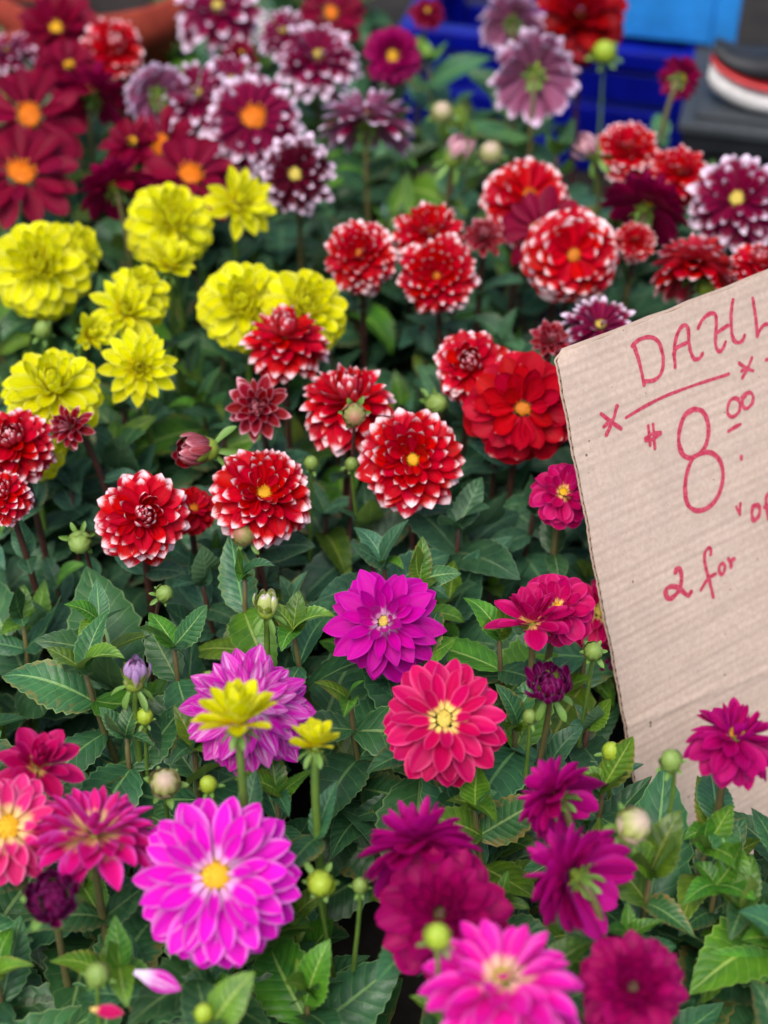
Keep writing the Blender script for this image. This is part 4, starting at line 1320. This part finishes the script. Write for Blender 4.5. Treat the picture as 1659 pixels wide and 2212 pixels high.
def make_plant(x, y, top, kind, label, seed, n_stems=5, spread=0.10, fresh=0.2):
    rnd = random.Random(seed)
    root = thing('dahlia_plant', label, 'plant', (x, y, 0), 'leafy dahlia plants')
    base = Vector((x, y, 0))
    cnt = 0
    for s in range(n_stems):
        a = 2 * math.pi * (s + rnd.uniform(-.3, .3)) / n_stems
        rr = spread * (rnd.uniform(0.55, 1.1) if s else 0.1)
        h = top * rnd.uniform(0.86, 1.06)
        tip = Vector((math.cos(a) * rr, math.sin(a) * rr, h))
        sx_, sy_, _d = project(base + tip)
        sd_ = (base + tip - SC).dot(nrm_)
        if sd_ > -0.03 and in_poly(sx_ + 45, sy_, SIGN_SCREEN):
            continue                       # no shoot stands right before the card
        pts = bez(Vector((0.012 * math.cos(a), 0.012 * math.sin(a), 0)), Vector((tip.x * 0.5, tip.y * 0.5, h * 0.35)), Vector((tip.x * 0.95, tip.y * 0.95, h * 0.7)), tip, 8)
        v, f, uv = tube(pts, [0.0042 - 0.0022 * k / 8 for k in range(9)], 6)
        link('stem', mesh_from('stem', v, f, STEM_DARK if kind == 'dark' else STEM_MIX, uv), root)
        az = rnd.uniform(0, 6.28)
        for node in (2, 3, 4, 5, 6, 7):
            az += math.pi / 2 + rnd.uniform(-.35, .35)
            p = pts[node]
            for side in (0, 1):
                aa = az + math.pi * side + rnd.uniform(-.25, .25)
                el = rnd.uniform(-0.05, 0.75)
                d = Vector((math.cos(aa), math.sin(aa), el))
                L = rnd.choice((rnd.uniform(0.05, 0.085), rnd.uniform(0.08, 0.13))) * (1.0 if node < 7 else 0.8)
                lk = kind if rnd.random() > fresh * (1.3 if node > 6 else 0.35) else 'fresh'
                if leaf_ok(base + p, d, L):
                    put_leaf(root, p, d, Vector((rnd.uniform(-.25, .25), rnd.uniform(-.45, .1), 1)), L, lk, rnd, rnd.uniform(0.85, 1.15))
                    cnt += 1
        # young shoot at the tip
        for k in range(4):
            aa = az + k * math.pi / 2 + rnd.uniform(-.3, .3)
            d = Vector((math.cos(aa), math.sin(aa), rnd.uniform(0.7, 1.8)))
            L = rnd.uniform(0.025, 0.055)
            if leaf_ok(base + pts[8], d, L):
                put_leaf(root, pts[8], d, Vector((0, 0, 1)) - d * 0.2, L, 'fresh' if rnd.random() < fresh * 2.2 else kind, rnd)
    return root


# staggered rows of plants filling the bed
k = 0
row = 0
y = 0.34
while y < 2.55:
    half = 0.27 + y * 0.24
    step = 0.19
    n = int(2 * half / step)
    for i in range(n + 1):
        x = -half + i * step + (0.10 if row % 2 else 0.0) + random.uniform(-.03, .03)
        yy = y + random.uniform(-.03, .03)
        # the bed ends before the crates on the right
        if x > 0.0 and yy > 1.95 - 0.5 * x:
            continue
        spread, skip = 0.10, False
        for zz in (0.02, 0.12, 0.22, 0.32):
            q = Vector((x, yy, zz)) - SC
            if -0.04 < q.dot(rt_) < SIGN_W + 0.1 and q.dot(dn) > -0.04:
                ds = abs(q.dot(nrm_))
                spread = min(spread, max(0.03, ds - 0.02))
                skip = skip or ds < 0.045
        if skip:
            continue
        top = 0.25 + random.uniform(-0.03, 0.03)
        sx, sy, _ = project(Vector((x, yy, 0.25)))
        if sy > 1500:
            kind, fr = 'mid', 0.30
            top += 0.055
        elif sy > 900:
            kind, fr = 'dark', 0.10
            top += 0.018
        elif sx < 700 and sy > 450:
            kind, fr = 'mid', 0.22
        else:
            kind, fr = random.choice(['dark', 'mid']), 0.2
        if sy < 500 and sx > 700:
            top += 0.03
        near = nearest_label(sx, sy, used_labels)
        used_labels.add(near)
        if len(near.split()) > 11:
            near = ' '.join(near.split()[:11])
            while near.split()[-1] in ('a', 'the', 'of', 'and', 'with', 'in', 'by', 'its', 'on', 'from', 'to', 'below', 'behind', 'above', 'beside', 'before', 'between'):
                near = ' '.join(near.split()[:-1])
        make_plant(x, yy, top, kind, 'leafy green plant under the ' + near, 500 + k, spread=spread, fresh=fr)
        k += 1
    y += 0.165
    row += 1

# fill the bare patch left of the card
for (px_, py_, lab, sd) in ((1240, 1640, 'low leafy plant left of the cardboard sign by the burgundy blooms', 911), (1060, 1660, 'low leafy plant between the red-pink and burgundy blooms', 912), (1180, 1420, 'low leafy plant under the half-open raspberry bloom', 913)):
    q, _ = at(px_, py_, 0.2)
    make_plant(q.x, q.y, 0.23, 'dark', lab, sd, spread=0.08, fresh=0.2)
# two plants right at the foot of the card
for (px_, py_, lab, sd) in ((1500, 1850, 'broad-leaved green plant hiding the foot of the cardboard sign', 901), (1670, 1850, 'leafy plant at the right edge below the cardboard sign', 902)):
    q, _ = at(px_, py_, 0.30)
    make_plant(q.x, q.y, 0.335, 'mid', lab, sd, spread=0.07, fresh=0.3)

# shed petals lying on the leaves near the lower left corner
for (px_, py_, z_, ang, ln, lab, colr) in ((290, 2100, 0.345, -0.4, 0.034, 'shed magenta and white petal lying on leaves, longer one', 'magenta_white'),
                                           (195, 2180, 0.35, -0.2, 0.022, 'shed red-pink petal lying on leaves near the bottom edge', 'coral')):
    q, _ = at(px_, py_, z_)
    o = link('fallen_petal', petal_set('pointed', colr)[2][0], None, frame(Vector((math.cos(ang), math.sin(ang), 0.1)), Vector((0, -0.4, 1)), q, ln, ln, ln))
    o['label'] = lab
    o['category'] = 'petal'
